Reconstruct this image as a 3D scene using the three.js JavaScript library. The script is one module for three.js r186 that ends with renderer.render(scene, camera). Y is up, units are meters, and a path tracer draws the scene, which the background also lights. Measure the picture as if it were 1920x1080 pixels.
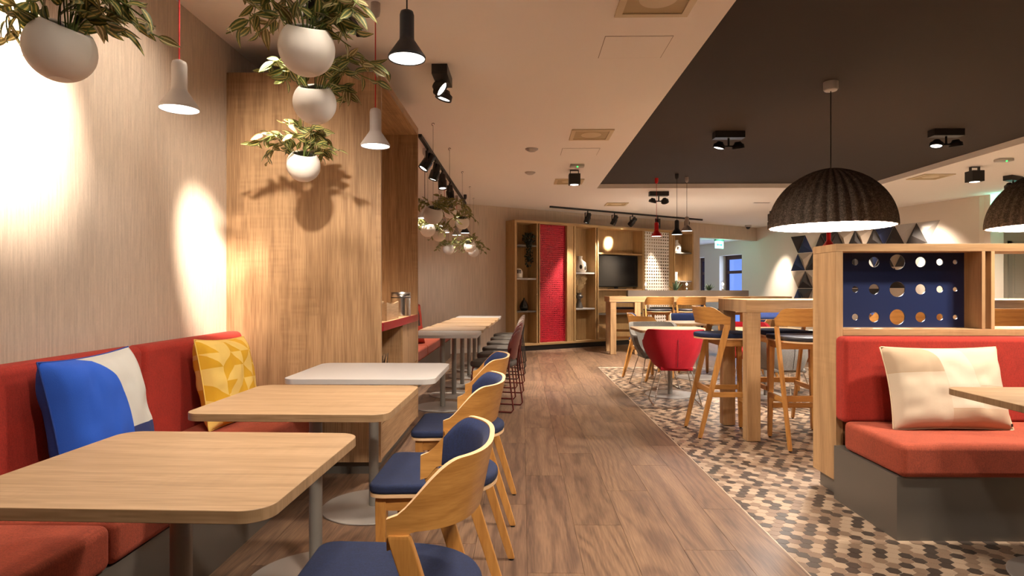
import * as THREE from 'three';
import { RoundedBoxGeometry } from 'three/addons/geometries/RoundedBoxGeometry.js';
import { mergeGeometries } from 'three/addons/utils/BufferGeometryUtils.js';
import { RectAreaLightUniformsLib } from 'three/addons/lights/RectAreaLightUniformsLib.js';
RectAreaLightUniformsLib.init();

// ---------- camera, sky, exposure ----------
const scene = new THREE.Scene();
scene.background = new THREE.Color(0.16, 0.3, 0.85);          // dusk sky, seen only through the windows of the back room
const F = 1150, EYE = 1.2, YAW = Math.atan(20 / F);
const camera = new THREE.PerspectiveCamera(2 * Math.atan(540 / F) * 180 / Math.PI, 1920 / 1080, 0.05, 60);
camera.position.set(0, EYE, 0);
camera.lookAt(-Math.sin(YAW), EYE + 1 / F, -Math.cos(YAW));
const renderer = new THREE.WebGLRenderer({ antialias: true });
renderer.toneMapping = THREE.LinearToneMapping;
renderer.toneMappingExposure = 1.24;
renderer.shadowMap.enabled = true;
const WARM = new THREE.Color(1, 0.86, 0.71), SOFT = new THREE.Color(1, 0.92, 0.84);

// ---------- helpers ----------
let rs = 12345;
const rnd = () => { rs = (rs + 0x6d2b79f5) | 0; let t = Math.imul(rs ^ (rs >>> 15), 1 | rs); t = (t + Math.imul(t ^ (t >>> 7), 61 | t)) ^ t; return ((t ^ (t >>> 14)) >>> 0) / 4294967296; };
const rr = (a, b) => a + (b - a) * rnd();
const V = (x, y, z) => new THREE.Vector3(x, y, z);
const clamp = (x, a = 0, b = 1) => Math.min(b, Math.max(a, x));
const smooth = (x) => { x = clamp(x); return x * x * (3 - 2 * x); };
// depth coordinates: D(x, height, depth into the room)
const D = (x, y, depth) => new THREE.Vector3(x, y, -depth);
const used = new Map();
function numbered(n) { const k = used.get(n) ?? 0; used.set(n, k + 1); return k ? n + '_' + String(k).padStart(3, '0') : n; }
function shadows(m) { m.castShadow = true; m.receiveShadow = true; return m; }
function thing(name, label, category, pos = V(0, 0, 0), turn = 0, group) {
  const g = new THREE.Group(); g.name = numbered(name); g.position.copy(pos); g.rotation.y = turn;
  g.userData = { label, category }; if (group) g.userData.group = group; scene.add(g); return g;
}
function struct(name, label, category = 'wall') {
  const g = new THREE.Group(); g.name = numbered(name); g.userData = { label, category, kind: 'structure' }; scene.add(g); return g;
}
function part(parent, name, geo, mat, label) {
  const m = shadows(new THREE.Mesh(geo, mat)); m.name = name; if (label) m.userData.label = label; parent.add(m); return m;
}
function dup(root, pos, turn, label, group) {
  const r = root.clone(); r.name = numbered(root.name.replace(/_\d{3}$/, '')); r.position.copy(pos); r.rotation.set(0, turn, 0);
  r.userData = { ...root.userData, label }; if (group) r.userData.group = group; scene.add(r); return r;
}
const merge = (list) => mergeGeometries(list.map((g) => { const h = g.index ? g.toNonIndexed() : g; for (const k of Object.keys(h.attributes)) if (!['position', 'normal', 'uv', 'color'].includes(k)) h.deleteAttribute(k); return h; }), false);
// box with uv in metres, the grain (u) along axis g
function grain(geo, g = 'x', ou = 0, ov = 0) {
  if (geo.index) geo = geo.toNonIndexed();
  const p = geo.attributes.position, n = geo.attributes.normal, uv = new Float32Array(p.count * 2);
  for (let i = 0; i < p.count; i++) {
    const c = { x: p.getX(i), y: p.getY(i), z: p.getZ(i) }, a = [['x', Math.abs(n.getX(i))], ['y', Math.abs(n.getY(i))], ['z', Math.abs(n.getZ(i))]].sort((q, w) => w[1] - q[1])[0][0];
    const rest = ['x', 'y', 'z'].filter((k) => k !== a), u = rest.includes(g) ? g : rest[0], v = rest.find((k) => k !== u);
    uv[2 * i] = c[u] + ou + (a === g ? 0.37 : 0); uv[2 * i + 1] = c[v] + ov + (a === 'x' ? 0.11 : a === 'z' ? 0.23 : 0);
  }
  geo.setAttribute('uv', new THREE.BufferAttribute(uv, 2)); return geo;
}
function box(x0, x1, y0, y1, z0, z1, g = 'x', r = 0) {
  const w = x1 - x0, h = y1 - y0, d = z1 - z0;
  const geo = r ? new RoundedBoxGeometry(w, h, d, 3, Math.min(r, w / 2.01, h / 2.01, d / 2.01)) : new THREE.BoxGeometry(w, h, d);
  geo.translate((x0 + x1) / 2, (y0 + y1) / 2, (z0 + z1) / 2);
  return grain(geo, g, x0 * 1.7 + y0, z0 * 1.3 + y1);
}
const tube = (pts, r, seg = 24, rad = 8) => new THREE.TubeGeometry(new THREE.CatmullRomCurve3(pts, false, 'catmullrom', 0.1), seg, r, rad, false);
function rod(a, b, r, r2 = r, rad = 10) {
  const d = b.clone().sub(a), g = new THREE.CylinderGeometry(r2, r, d.length(), rad);
  g.applyQuaternion(new THREE.Quaternion().setFromUnitVectors(V(0, 1, 0), d.clone().normalize())); g.translate((a.x + b.x) / 2, (a.y + b.y) / 2, (a.z + b.z) / 2); return g;
}
const lathe = (pts, seg = 32) => new THREE.LatheGeometry(pts.map(([x, y]) => new THREE.Vector2(x, y)), seg);
// a tapered bar between a and b with rectangular section (x width, z depth) at each end
function bar(a, b, w0, d0, w1, d1, g = 'y') {
  const geo = new RoundedBoxGeometry(1, 1, 1, 2, 0.08), p = geo.attributes.position;
  for (let i = 0; i < p.count; i++) {
    const t = p.getY(i) + 0.5, w = w0 + (w1 - w0) * t, d = d0 + (d1 - d0) * t;
    p.setXYZ(i, a.x + (b.x - a.x) * t + p.getX(i) * w, a.y + (b.y - a.y) * t, a.z + (b.z - a.z) * t + p.getZ(i) * d);
  }
  geo.computeVertexNormals(); return grain(geo, g, a.x * 3, a.z * 5);
}
function roundedShape(w, d, r, seg = 10) {
  const s = new THREE.Shape(), a = w / 2, b = d / 2;
  s.moveTo(-a + r, -b); s.lineTo(a - r, -b); s.absarc(a - r, -b + r, r, -Math.PI / 2, 0); s.lineTo(a, b - r); s.absarc(a - r, b - r, r, 0, Math.PI / 2);
  s.lineTo(-a + r, b); s.absarc(-a + r, b - r, r, Math.PI / 2, Math.PI); s.lineTo(-a, -b + r); s.absarc(-a + r, -b + r, r, Math.PI, Math.PI * 1.5);
  return s;
}
// shape in plan (x, -z) extruded upward from y0 by h
function slab(shape, y0, h, bevel = 0, g = 'x', curve = 10) {
  const geo = new THREE.ExtrudeGeometry(shape, { depth: h - 2 * bevel, bevelEnabled: bevel > 0, bevelSize: bevel, bevelThickness: bevel, bevelOffset: -bevel, bevelSegments: 4, curveSegments: curve });
  geo.translate(0, 0, bevel); geo.rotateX(-Math.PI / 2); geo.translate(0, y0, 0); return grain(geo, g);
}
// closed sheet from a grid of outer and inner points
function sheet(nu, nv, outer, inner, scale = 1) {
  const pos = [], uv = [], tri = [], W = nv + 1, N = (nu + 1) * W;
  for (const f of [outer, inner]) for (let i = 0; i <= nu; i++) for (let j = 0; j <= nv; j++) { const p = f(i / nu, j / nv); pos.push(p.x, p.y, p.z); uv.push(i / nu * scale, p.y); }
  for (let i = 0; i < nu; i++) for (let j = 0; j < nv; j++) {
    const a = i * W + j, b = a + W, c = b + 1, d = a + 1;
    tri.push(a, b, c, a, c, d, N + a, N + c, N + b, N + a, N + d, N + c);
  }
  const body = new THREE.BufferGeometry(); body.setAttribute('position', new THREE.Float32BufferAttribute(pos, 3)); body.setAttribute('uv', new THREE.Float32BufferAttribute(uv, 2)); body.setIndex(tri); body.computeVertexNormals();
  const ep = [], eu = [], et = [];
  const strip = (list) => { for (let k = 0; k + 1 < list.length; k++) { const o = ep.length / 3; for (const [q, f] of [[list[k], outer], [list[k], inner], [list[k + 1], inner], [list[k + 1], outer]]) { const p = f(...q); ep.push(p.x, p.y, p.z); eu.push(q[0] * scale, p.y); } et.push(o, o + 1, o + 2, o, o + 2, o + 3); } };
  const bot = [], top = [], l = [], r = [];
  for (let i = 0; i <= nu; i++) { bot.push([i / nu, 0]); top.push([i / nu, 1]); }
  for (let j = 0; j <= nv; j++) { l.push([0, j / nv]); r.push([1, j / nv]); }
  strip(bot); strip(top); strip(l); strip(r);
  const edge = new THREE.BufferGeometry(); edge.setAttribute('position', new THREE.Float32BufferAttribute(ep, 3)); edge.setAttribute('uv', new THREE.Float32BufferAttribute(eu, 2)); edge.setIndex(et); edge.computeVertexNormals();
  return { body, edge };
}

// ---------- textures ----------
function noise(seed) {
  const h = (x, y) => { let n = Math.imul(x, 374761393) ^ Math.imul(y, 668265263) ^ Math.imul(seed, 1274126177); n = Math.imul(n ^ (n >>> 13), 1274126177); return ((n ^ (n >>> 16)) >>> 0) / 4294967296; };
  return (x, y, px, py) => {
    const xi = Math.floor(x), yi = Math.floor(y), fx = x - xi, fy = y - yi, m = (a, b) => ((a % b) + b) % b;
    const sx = fx * fx * (3 - 2 * fx), sy = fy * fy * (3 - 2 * fy);
    const a = h(m(xi, px), m(yi, py)), b = h(m(xi + 1, px), m(yi, py)), c = h(m(xi, px), m(yi + 1, py)), d = h(m(xi + 1, px), m(yi + 1, py));
    return (a + (b - a) * sx) * (1 - sy) + (c + (d - c) * sx) * sy;
  };
}
function dataTex(w, h, fn, srgb, sizeU, sizeV) {
  const data = new Uint8Array(w * h * 4);
  for (let y = 0; y < h; y++) for (let x = 0; x < w; x++) { const c = fn(x / w, y / h), o = (y * w + x) * 4; data[o] = clamp(c[0]) * 255; data[o + 1] = clamp(c[1]) * 255; data[o + 2] = clamp(c[2]) * 255; data[o + 3] = 255; }
  const t = new THREE.DataTexture(data, w, h); t.wrapS = t.wrapT = THREE.RepeatWrapping; t.magFilter = THREE.LinearFilter; t.minFilter = THREE.LinearMipmapLinearFilter;
  if (srgb) t.colorSpace = THREE.SRGBColorSpace; t.repeat.set(1 / sizeU, 1 / sizeV); t.needsUpdate = true; return t;
}
const hexRGB = (h) => [(h >> 16 & 255) / 255, (h >> 8 & 255) / 255, (h & 255) / 255];
// grain along u; tile of su x sv metres
function woodTex(light, dark, seed, { su = 1.6, sv = 0.8, rings = 14, warp = 1.2, fine = 0.35, saw = 0, contrast = 1, board = 0, w = 768, h = 512 } = {}) {
  const n = noise(seed), A = hexRGB(light), B = hexRGB(dark);
  return dataTex(w, h, (u, v) => {
    const w1 = n(u * 3, v * 5, 3, 5) + 0.5 * n(u * 6, v * 11, 6, 11), w2 = n(u * 2 + 7, v * 3 + 3, 2, 3);
    const ring = 0.5 + 0.5 * Math.sin(6.28318 * (v * rings + warp * (w1 + 1.6 * w2)));
    const pore = n(u * 24, v * 170, 24, 170), pore2 = n(u * 60 + 11, v * 256, 60, 256), broad = n(u * 2, v * 9 + 5, 2, 9);
    let t = 0.32 * Math.pow(ring, 2.2) * contrast + fine * (pore - 0.3) + 0.14 * pore2 + 0.34 * (broad - 0.35) * contrast;
    if (saw) t += saw * (n(u * 190, v * 7, 190, 7) - 0.5) * (n(u * 5, v * 6, 5, 6) > 0.5 ? 1 : 0.15);
    if (board) t += 0.22 * (n(Math.floor(v * board) * 1.0 + 0.5, 3.5, board, 7) - 0.5);
    t = clamp(t); return [A[0] + (B[0] - A[0]) * t, A[1] + (B[1] - A[1]) * t, A[2] + (B[2] - A[2]) * t];
  }, true, su, sv);
}
const weaveBump = (() => { const n = noise(77); return dataTex(256, 256, (u, v) => { const a = Math.sin(u * 6.28318 * 64), b = Math.sin(v * 6.28318 * 64), q = 0.5 + 0.22 * a * b + 0.35 * (n(u * 120, v * 120, 120, 120) - 0.5); return [q, q, q]; }, false, 0.12, 0.12); })();
function fabricTex(c, seed, amt = 0.1) {
  const n = noise(seed), A = hexRGB(c);
  return dataTex(256, 256, (u, v) => { const t = 1 + amt * (n(u * 128, v * 128, 128, 128) - 0.5) * 1.6 + amt * (n(u * 200 + 3, v * 24, 200, 24) - 0.5) + amt * 0.5 * (n(u * 5, v * 5, 5, 5) - 0.5); return A.map((q) => q * t); }, true, 0.3, 0.3);
}
const std = (o) => new THREE.MeshStandardMaterial(o);
function wood(light, dark, seed, opt, rough = 0.55) { return std({ map: woodTex(light, dark, seed, opt), roughness: rough }); }
function fabric(c, seed, amt, rough = 0.95) { return new THREE.MeshPhysicalMaterial({ map: fabricTex(c, seed, amt), roughness: rough, bumpMap: weaveBump, bumpScale: 0.0006, sheen: 0.03, sheenRoughness: 0.6, sheenColor: new THREE.Color(0xffffff) }); }
const M = {
  cabinet: wood(0xb18e67, 0x7d5d3e, 3, { su: 2.6, sv: 0.9, rings: 7, warp: 0.9, saw: 0.26, board: 9, fine: 0.62, contrast: 0.9 }, 0.6),
  table: wood(0xa68867, 0x806546, 5, { su: 2.0, sv: 0.8, rings: 7, warp: 0.9, saw: 0.14, fine: 0.62, contrast: 0.8 }, 0.5),
  divider: wood(0xba966b, 0x8a6845, 8, { su: 2.2, sv: 0.8, rings: 8, warp: 0.9, saw: 0.16, fine: 0.38 }, 0.55),
  oak: wood(0xc58f4c, 0x96622c, 11, { su: 0.9, sv: 0.45, rings: 10, warp: 1.0, fine: 0.3, contrast: 0.8 }, 0.42),
  ply: std({ color: 0xd9b48a, roughness: 0.6 }),
  shelfWood: wood(0xbd9a68, 0x8d6e45, 15, { su: 1.8, sv: 0.7, rings: 16, warp: 0.9, fine: 0.4, contrast: 0.8 }, 0.6),
  grey: std({ color: 0x8f8c86, roughness: 0.45, metalness: 0.35 }),
  plate: std({ color: 0xa5a09a, roughness: 0.42, metalness: 0.3 }),
  white: std({ color: 0xb3aeaa, roughness: 0.45 }),
  whiteEdge: std({ color: 0xcac4bb, roughness: 0.55 }),
  black: std({ color: 0x14110f, roughness: 0.5 }),
  blackGloss: std({ color: 0x0a0a0b, roughness: 0.22 }),
  chrome: std({ color: 0xc8c6c2, roughness: 0.22, metalness: 1 }),
  plinth: std({ color: 0x6d6861, roughness: 0.38, metalness: 0.35 }),
  red: fabric(0x9c2a1d, 21, 0.12), terracotta: fabric(0x97432d, 22, 0.14), navy: fabric(0x1a2a54, 23, 0.16),
  navySeat: fabric(0x162140, 24, 0.16), crimson: fabric(0xa50a1e, 25, 0.1), greyFabric: fabric(0x77736d, 26, 0.14), darkSeat: std({ color: 0x46403a, roughness: 0.6 }),
  leather: std({ color: 0x26262c, roughness: 0.45 }), burgundy: std({ color: 0x5a1812, roughness: 0.4 }), darkFrame: std({ color: 0x231d1c, roughness: 0.45 }), taupeBack: std({ color: 0x6b5a52, roughness: 0.5 }),
  pot: std({ color: 0xdcd6cd, roughness: 0.75 }), soil: std({ color: 0x2c2119, roughness: 1 }), stem: std({ color: 0x59682c, roughness: 0.8 }),
  ceiling: std({ color: 0xede7e0, roughness: 0.95 }), darkCeiling: std({ color: 0x30261e, roughness: 0.9 }), wallPlain: std({ color: 0xddd0c0, roughness: 0.9 }), baseboard: std({ color: 0xcfc4b6, roughness: 0.6 }),
  glow: std({ color: 0xffffff, emissive: new THREE.Color(1, 0.95, 0.88), emissiveIntensity: 3.2 }), glowWarm: std({ color: 0xffffff, emissive: new THREE.Color(1, 0.84, 0.6), emissiveIntensity: 3 }),
  redCord: std({ color: 0xb3141a, roughness: 0.7 }), lampRed: std({ color: 0xd01015, roughness: 0.45 }), lampNavy: std({ color: 0x1f2026, roughness: 0.45 }), lampGrey: std({ color: 0xa59c97, roughness: 0.55 }), lampWhite: std({ color: 0xcfc8c2, roughness: 0.6 }),
  glass: new THREE.MeshPhysicalMaterial({ color: 0xffffff, roughness: 0.02, transmission: 1, thickness: 0, ior: 1.5 }),
};
// wallpaper: fine vertical thread lines
M.wallpaper = (() => {
  const n = noise(41), line = (v, u) => 0.5 * n(u * 220, v * 6, 220, 6) + 0.3 * n(u * 90 + 5, v * 14, 90, 14) + 0.2 * n(u * 256, v * 90, 256, 90), A = hexRGB(0xc0af9d);
  const map = dataTex(256, 512, (u, v) => { const t = 0.9 + 0.2 * line(u, v); return A.map((q) => q * t); }, true, 0.8, 0.8);
  const bump = dataTex(256, 512, (u, v) => { const q = line(u, v); return [q, q, q]; }, false, 0.8, 0.8);
  return std({ map, bumpMap: bump, bumpScale: 0.0012, roughness: 0.62 });
})();
M.paleWall = (() => { const n = noise(43), A = hexRGB(0xcbb9a6); return std({ map: dataTex(256, 128, (u, v) => { const t = 0.95 + 0.1 * n(v * 120, u * 4, 120, 4); return A.map((q) => q * t); }, true, 0.9, 0.9), roughness: 0.85 }); })();
const floorWood = [0x846850, 0x7b6049, 0x8b6e55, 0x80644e].map((c, i) => wood(c, [0x523d31, 0x4c392e, 0x5a4437, 0x4f3c32][i], 60 + i, { su: 1.9, sv: 0.75, rings: 10, warp: 2.2, fine: 0.56, contrast: 1.2 }, 0.42));
M.felt = (() => { const n = noise(91); return std({ map: dataTex(256, 256, (u, v) => { const t = 0.55 + 0.9 * n(u * 140, v * 140, 140, 140) * (0.6 + 0.8 * n(u * 30, v * 30, 30, 30)), A = [0.36, 0.32, 0.285]; return A.map((q) => q * t); }, true, 0.35, 0.35), roughness: 1, bumpMap: weaveBump, bumpScale: 0.0015 }); })();
M.feltWhite = std({ color: 0xe8e6e4, roughness: 1, side: THREE.DoubleSide });

function spot(pos, target, cd, deg, pen = 0.6, color = WARM, radius = 1.5) {
  const l = new THREE.SpotLight(color, cd, 0, deg * Math.PI / 180, pen, 2); l.position.copy(pos); l.target.position.copy(target); l.castShadow = true; l.shadow.radius = radius; l.shadow.mapSize.set(512, 512); l.shadow.bias = -0.001; return l;
}
function addSpot(parent, pos, target, ...rest) { const l = spot(pos, target, ...rest); l.name = 'lamp_light'; l.target.name = 'lamp_aim'; parent.add(l); parent.add(l.target); return l; }

// ---------- the room ----------
const CEIL = 2.78, DARK = 2.85, WX = -1.9;
const A33 = 33 * Math.PI / 180, CORNER = [6.1, 16.07], RDIR = [0.297, -0.955];   // right wall runs from the corner towards the camera
{
  const w = struct('wall_left', 'beige wallpapered wall with fine vertical threads behind the banquette');
  part(w, 'wall_panel', box(WX - 0.15, WX, 0, 2.95, -11.6, 3.2, 'y'), M.wallpaper);
  const back = struct('wall_back', 'beige wall running at an angle behind the tall shelf unit');
  back.position.copy(D(-0.33, 0, 11.9)); back.rotation.y = A33;
  part(back, 'wall_panel', box(-2.1, 5.49, 0, 2.95, -0.2, 0, 'y'), M.paleWall);
  part(back, 'header', box(5.49, 7.7, 2.44, 2.95, -0.2, 0, 'y'), M.paleWall);
  const bb = struct('baseboard_back', 'low painted baseboard along the angled back wall', 'baseboard');
  bb.position.copy(back.position); bb.rotation.y = A33;
  part(bb, 'board', box(-1.9, -0.02, 0, 0.08, 0, 0.014), M.baseboard);
  const right = struct('wall_right', 'pale wall at the far right that carries the triangular relief tiles');
  right.position.copy(D(CORNER[0], 0, CORNER[1])); right.rotation.y = -Math.atan2(0.955, 0.297);
  part(right, 'wall_panel', box(-0.62, 5.9, 0, 2.95, -0.3, 0, 'y'), M.wallPlain);
  part(right, 'wall_panel', box(-2.35, -1.62, 0, 2.95, -0.3, 0, 'y'), M.wallPlain);
  part(right, 'wall_panel', box(-5.2, -2.85, 0, 2.95, -0.3, 0, 'y'), M.wallPlain);
  part(right, 'header', box(-1.62, -0.62, 2.13, 2.95, -0.3, 0, 'y'), M.wallPlain);
  part(right, 'header', box(-2.85, -2.35, 2.13, 2.95, -0.3, 0, 'y'), M.wallPlain);
  const end = struct('wall_end', 'pale end wall of the room seen through the opening', 'wall');
  end.position.copy(D(2.0, 0, 19.5)); part(end, 'wall_panel', box(-2, 2.95, 0, 2.95, -0.2, 0, 'y'), M.wallPlain);
  const side = struct('wall_side', 'plain wall of the back room opposite its windows', 'wall');
  side.position.copy(D(4.1, 0, 15.0)); part(side, 'wall_panel', box(-0.2, 0, 0, 2.95, -4.4, -0.1, 'y'), M.wallPlain);
  const rev = struct('wall_return', 'narrow wall return beside the doors at the far right', 'wall');
  rev.position.copy(D(7.85, 0, 10.44)); rev.rotation.y = Math.atan2(1.36, 1.25);
  part(rev, 'wall_panel', box(0.05, 1.85, 0, 2.95, -0.15, 0, 'y'), M.wallPlain);
  const dw = struct('wall_doors', 'pale wall with the white doors at the far right', 'wall');
  dw.position.copy(D(9.1, 0, 11.8)); part(dw, 'wall_panel', box(0, 0.1, 0, 2.95, -0.15, 0, 'y'), M.wallPlain);
  part(dw, 'wall_panel', box(1.1, 1.6, 0, 2.95, -0.15, 0, 'y'), M.wallPlain); part(dw, 'header', box(0.1, 1.1, 2.1, 2.95, -0.15, 0, 'y'), M.wallPlain);
  const dr = struct('door_1', 'white panelled door in a pale frame at the far right', 'door');
  dr.position.copy(D(9.2, 0, 11.8));
  part(dr, 'door_frame', merge([box(0, 0.07, 0, 2.1, -0.12, 0.03, 'y'), box(0.93, 1.0, 0, 2.1, -0.12, 0.03, 'y'), box(0, 1, 2.03, 2.1, -0.12, 0.03)]), M.baseboard);
  const leaf = part(dr, 'door_leaf', box(0.07, 0.93, 0.005, 2.03, -0.09, -0.05, 'y'), M.wallPlain);
  part(leaf, 'door_panel', box(0.17, 0.83, 0.2, 0.95, -0.05, -0.038, 'y', 0.004), M.wallPlain); part(leaf, 'door_panel', box(0.17, 0.83, 1.1, 1.9, -0.05, -0.038, 'y', 0.004), M.wallPlain);
  part(leaf, 'handle', merge([rod(V(0.13, 1.0, -0.05), V(0.13, 1.0, 0.0), 0.008), rod(V(0.13, 1.0, -0.0), V(0.24, 1.0, -0.0), 0.008)]), M.chrome);
  const far = struct('wall_far', 'plain wall closing the right side of the room', 'wall');
  part(far, 'wall_panel', box(10.6, 10.8, 0, 2.95, -12, 3.2, 'y'), M.wallPlain);
  const front = struct('wall_front', 'plain wall behind the viewer', 'wall');
  part(front, 'wall_panel', box(WX - 0.15, 10.8, 0, 2.95, 3.0, 3.2, 'y'), M.wallPlain);

  const c = struct('ceiling', 'white ceiling with a large dark recessed field', 'ceiling');
  part(c, 'ceiling_board', box(WX - 0.15, 1.17, CEIL, DARK, -20, 3.2), M.ceiling);
  part(c, 'ceiling_board', box(1.17, 5.44, CEIL, DARK, -20, -9.7), M.ceiling);
  part(c, 'ceiling_board', box(5.44, 10.8, CEIL, DARK, -20, 3.2), M.ceiling);
  part(c, 'recess_panel', box(WX - 0.15, 10.8, DARK, DARK + 0.1, -20, 3.2), M.darkCeiling, 'dark brown recessed ceiling field');
  const cb = struct('ceiling_lower', 'lower white ceiling of the back room', 'ceiling');
  cb.position.copy(D(-0.33, 0, 11.9)); cb.rotation.y = A33; part(cb, 'ceiling_board', box(5.4, 9.2, 2.5, 2.56, -6, -0.21), M.ceiling);

  // back-room windows: dark brown frames, glass
  for (const [n, a, b, lab] of [[1, -1.62, -0.62, 'tall brown framed window with pale blue panes in the back room'], [2, -2.85, -2.35, 'narrow brown framed window strip beside the tall window']]) {
    const g = struct('window_' + n, lab, 'window'); g.position.copy(right.position); g.rotation.y = right.rotation.y;
    const fm = std({ color: 0x4a2a22, roughness: 0.5 });
    part(g, 'window_frame', merge([box(a, a + 0.08, 0, 2.13, -0.28, -0.2, 'y'), box(b - 0.08, b, 0, 2.13, -0.28, -0.2, 'y'), box(a, b, 2.02, 2.13, -0.28, -0.2), box(a, b, 0, 0.1, -0.28, -0.2), box(a, b, 1.62, 1.7, -0.275, -0.21)]), fm);
    part(g, 'pane', box(a + 0.08, b - 0.08, 1.7, 2.02, -0.245, -0.235), M.glass); part(g, 'pane', box(a + 0.08, b - 0.08, 0.1, 1.62, -0.245, -0.235), M.glass);
  }
}
// ---------- floor ----------
{
  const floor = struct('floor', 'brown oak plank floor with a hexagon tile field', 'floor');
  part(floor, 'screed', box(WX - 0.15, 10.8, -0.12, -0.006, -20, 3.2), std({ color: 0x4a3a30, roughness: 0.9 }));
  const EX = (Z) => 1.204 + (1.155 - 1.204) * clamp((Z - 2.56) / (9.39 - 2.56), -1, 1), TZ = 9.39;
  // planks
  const rest = [];
  let col = 0;
  for (let x = WX; x < 9; x += 0.24, col++) {
    const cross = x < 1.15 && x + 0.24 > 1.15, ends = []; for (let z = -3 + (col * 0.53 % 1.35); z < 18; z += 1.35) { if (cross && z < TZ && z + 1.35 > TZ) ends.push([z, TZ], [TZ + 0.004, z + 1.35]); else ends.push([z, z + 1.35]); }
    for (const [za, zb] of ends) {
      let x0 = x + 0.0008, x1 = x + 0.2392, z0 = za + 0.0008, z1 = zb - 0.0008;
      const inTile = x1 > 1.18;
      if (inTile && z1 < TZ) { if (x0 > 1.15) continue; }
      if (inTile && x0 > 1.15) z0 = Math.max(z0, TZ + 0.004);
      if (x0 > 1.15 && z0 < TZ) continue;
      if (x0 > 2.5 && x0 > z1 * 0.95 + 0.6) continue;
      if (z0 >= z1 - 0.01) continue;
      const xe = (Z) => (x1 > 1.15 && x0 < 1.15 && z0 < TZ ? Math.min(x1, EX(Z) - 0.004) : x1);
      const s = new THREE.BufferGeometry(), top = [[x0, z0], [xe(z0), z0], [xe(z1), z1], [x0, z1]], pos = [], uv = [], ou = rr(0, 3), ov = rr(0, 3);
      const P = (i, y) => { pos.push(top[i][0], y, -top[i][1]); uv.push(top[i][1] + ou, top[i][0] + ov); };
      for (const [a, b, q] of [[0, 1, 2], [0, 2, 3]]) { P(a, 0); P(b, 0); P(q, 0); }
      for (let i = 0; i < 4; i++) { const j = (i + 1) % 4; P(i, 0); P(i, -0.006); P(j, -0.006); P(i, 0); P(j, -0.006); P(j, 0); }
      s.setAttribute('position', new THREE.Float32BufferAttribute(pos, 3)); s.setAttribute('uv', new THREE.Float32BufferAttribute(uv, 2)); s.computeVertexNormals();
      const shown = z1 > 1.8 && z0 < 12.4 && x0 < z1 * 0.9 + 0.2 && x1 > -1.7;
      if (shown) part(floor, 'plank', s, floorWood[Math.floor(rnd() * 4)]); else rest.push(s);
    }
  }
  const pr = part(floor, 'plank_field', mergeGeometries(rest), floorWood[0]); pr.userData.kind = 'stuff';
  // hexagon tiles, points along the depth axis
  const W = 0.0572, R = W / Math.sqrt(3), rowP = R * 1.5, tn = noise(5);
  const colours = [[0xa8927c, 0.40], [0x826c5a, 0.31], [0x463c35, 0.29]];
  const bed = new THREE.Shape([[EX(0.6), 0.6], [9, 0.6], [9, TZ], [EX(TZ), TZ]].map(([a, b]) => new THREE.Vector2(a, b)));
  const bg = new THREE.ExtrudeGeometry(bed, { depth: 0.004, bevelEnabled: false }); bg.rotateX(-Math.PI / 2); bg.translate(0, -0.0056, 0);
  part(floor, 'grout_bed', bg, std({ color: 0xd8c7b2, roughness: 0.9 }));
  const trim = new THREE.BufferGeometry(); { const p = [EX(0.6) - 0.004, 0.0006, -0.6, EX(0.6) + 0.002, 0.0006, -0.6, EX(TZ) + 0.002, 0.0006, -TZ, EX(TZ) - 0.004, 0.0006, -TZ]; trim.setAttribute('position', new THREE.Float32BufferAttribute(p, 3)); trim.setIndex([0, 1, 2, 0, 2, 3]); trim.computeVertexNormals(); }
  part(floor, 'edge_trim', trim, std({ color: 0xc2b09a, roughness: 0.4, metalness: 0.3 }), 'thin pale metal edge between planks and tiles');
  const r = R - 0.0016, list = [];
  let prev = new Map(), up = new Map();
  for (let j = 0, z = 1.25; z < TZ - R; j++, z += rowP, up = prev, prev = new Map()) for (let x = 1.12 + (j % 2) * W / 2; x < Math.min(8.6, z * 0.9 + 1.3); x += W) {
    const e = EX(z) + 0.003; if (x + W / 2 < e + 0.004) continue;
    const pick = () => { let q = rnd(), k = 0; while (k < 2 && q > colours[k][1]) { q -= colours[k][1]; k++; } return k; };
    let k = pick(); const i = Math.round((x - 1.12) / W * 2), L = prev.get(i - 2), U = up.get(i - 1), U2 = up.get(i + 1); for (let c = 0; c < 3 && (k === L || (k === U && k === U2)); c++) k = pick(); prev.set(i, k);
    const px = 980 + F * x / z, py = 541 + F * EYE / z, hidden = x > 1.76 && z > 2.9 && z < 3.85;
    list.push({ x, z, k, e, key: px < 1915 && py < 1078 && !hidden ? z : 100 + z });
  }
  list.sort((a, b) => a.key - b.key);
  const tileGeo = (t, cx, cz) => {
    const pos = [], v = [];
    for (let i = 0; i < 6; i++) { const a = Math.PI / 6 + i * Math.PI / 3; v.push([Math.max(t.e, t.x + r * Math.cos(a)) - cx, -(t.z + r * Math.sin(a)) - cz]); }
    for (let i = 1; i < 5; i++) pos.push(v[0][0], 0, v[0][1], v[i][0], 0, v[i][1], v[i + 1][0], 0, v[i + 1][1]);
    for (let i = 0; i < 6; i++) { const j = (i + 1) % 6, [a, b] = [v[i], v[j]]; pos.push(a[0], 0, a[1], a[0], -0.002, a[1], b[0], -0.002, b[1], a[0], 0, a[1], b[0], -0.002, b[1], b[0], 0, b[1]); }
    const g = new THREE.BufferGeometry(); g.setAttribute('position', new THREE.Float32BufferAttribute(pos, 3)); g.computeVertexNormals(); return g;
  };
  const tileMat = colours.map(([c]) => std({ color: c, roughness: 0.38 })), whole = tileGeo({ x: 0, z: 0, e: -9 }, 0, 0), many = [], cols = [];
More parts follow.
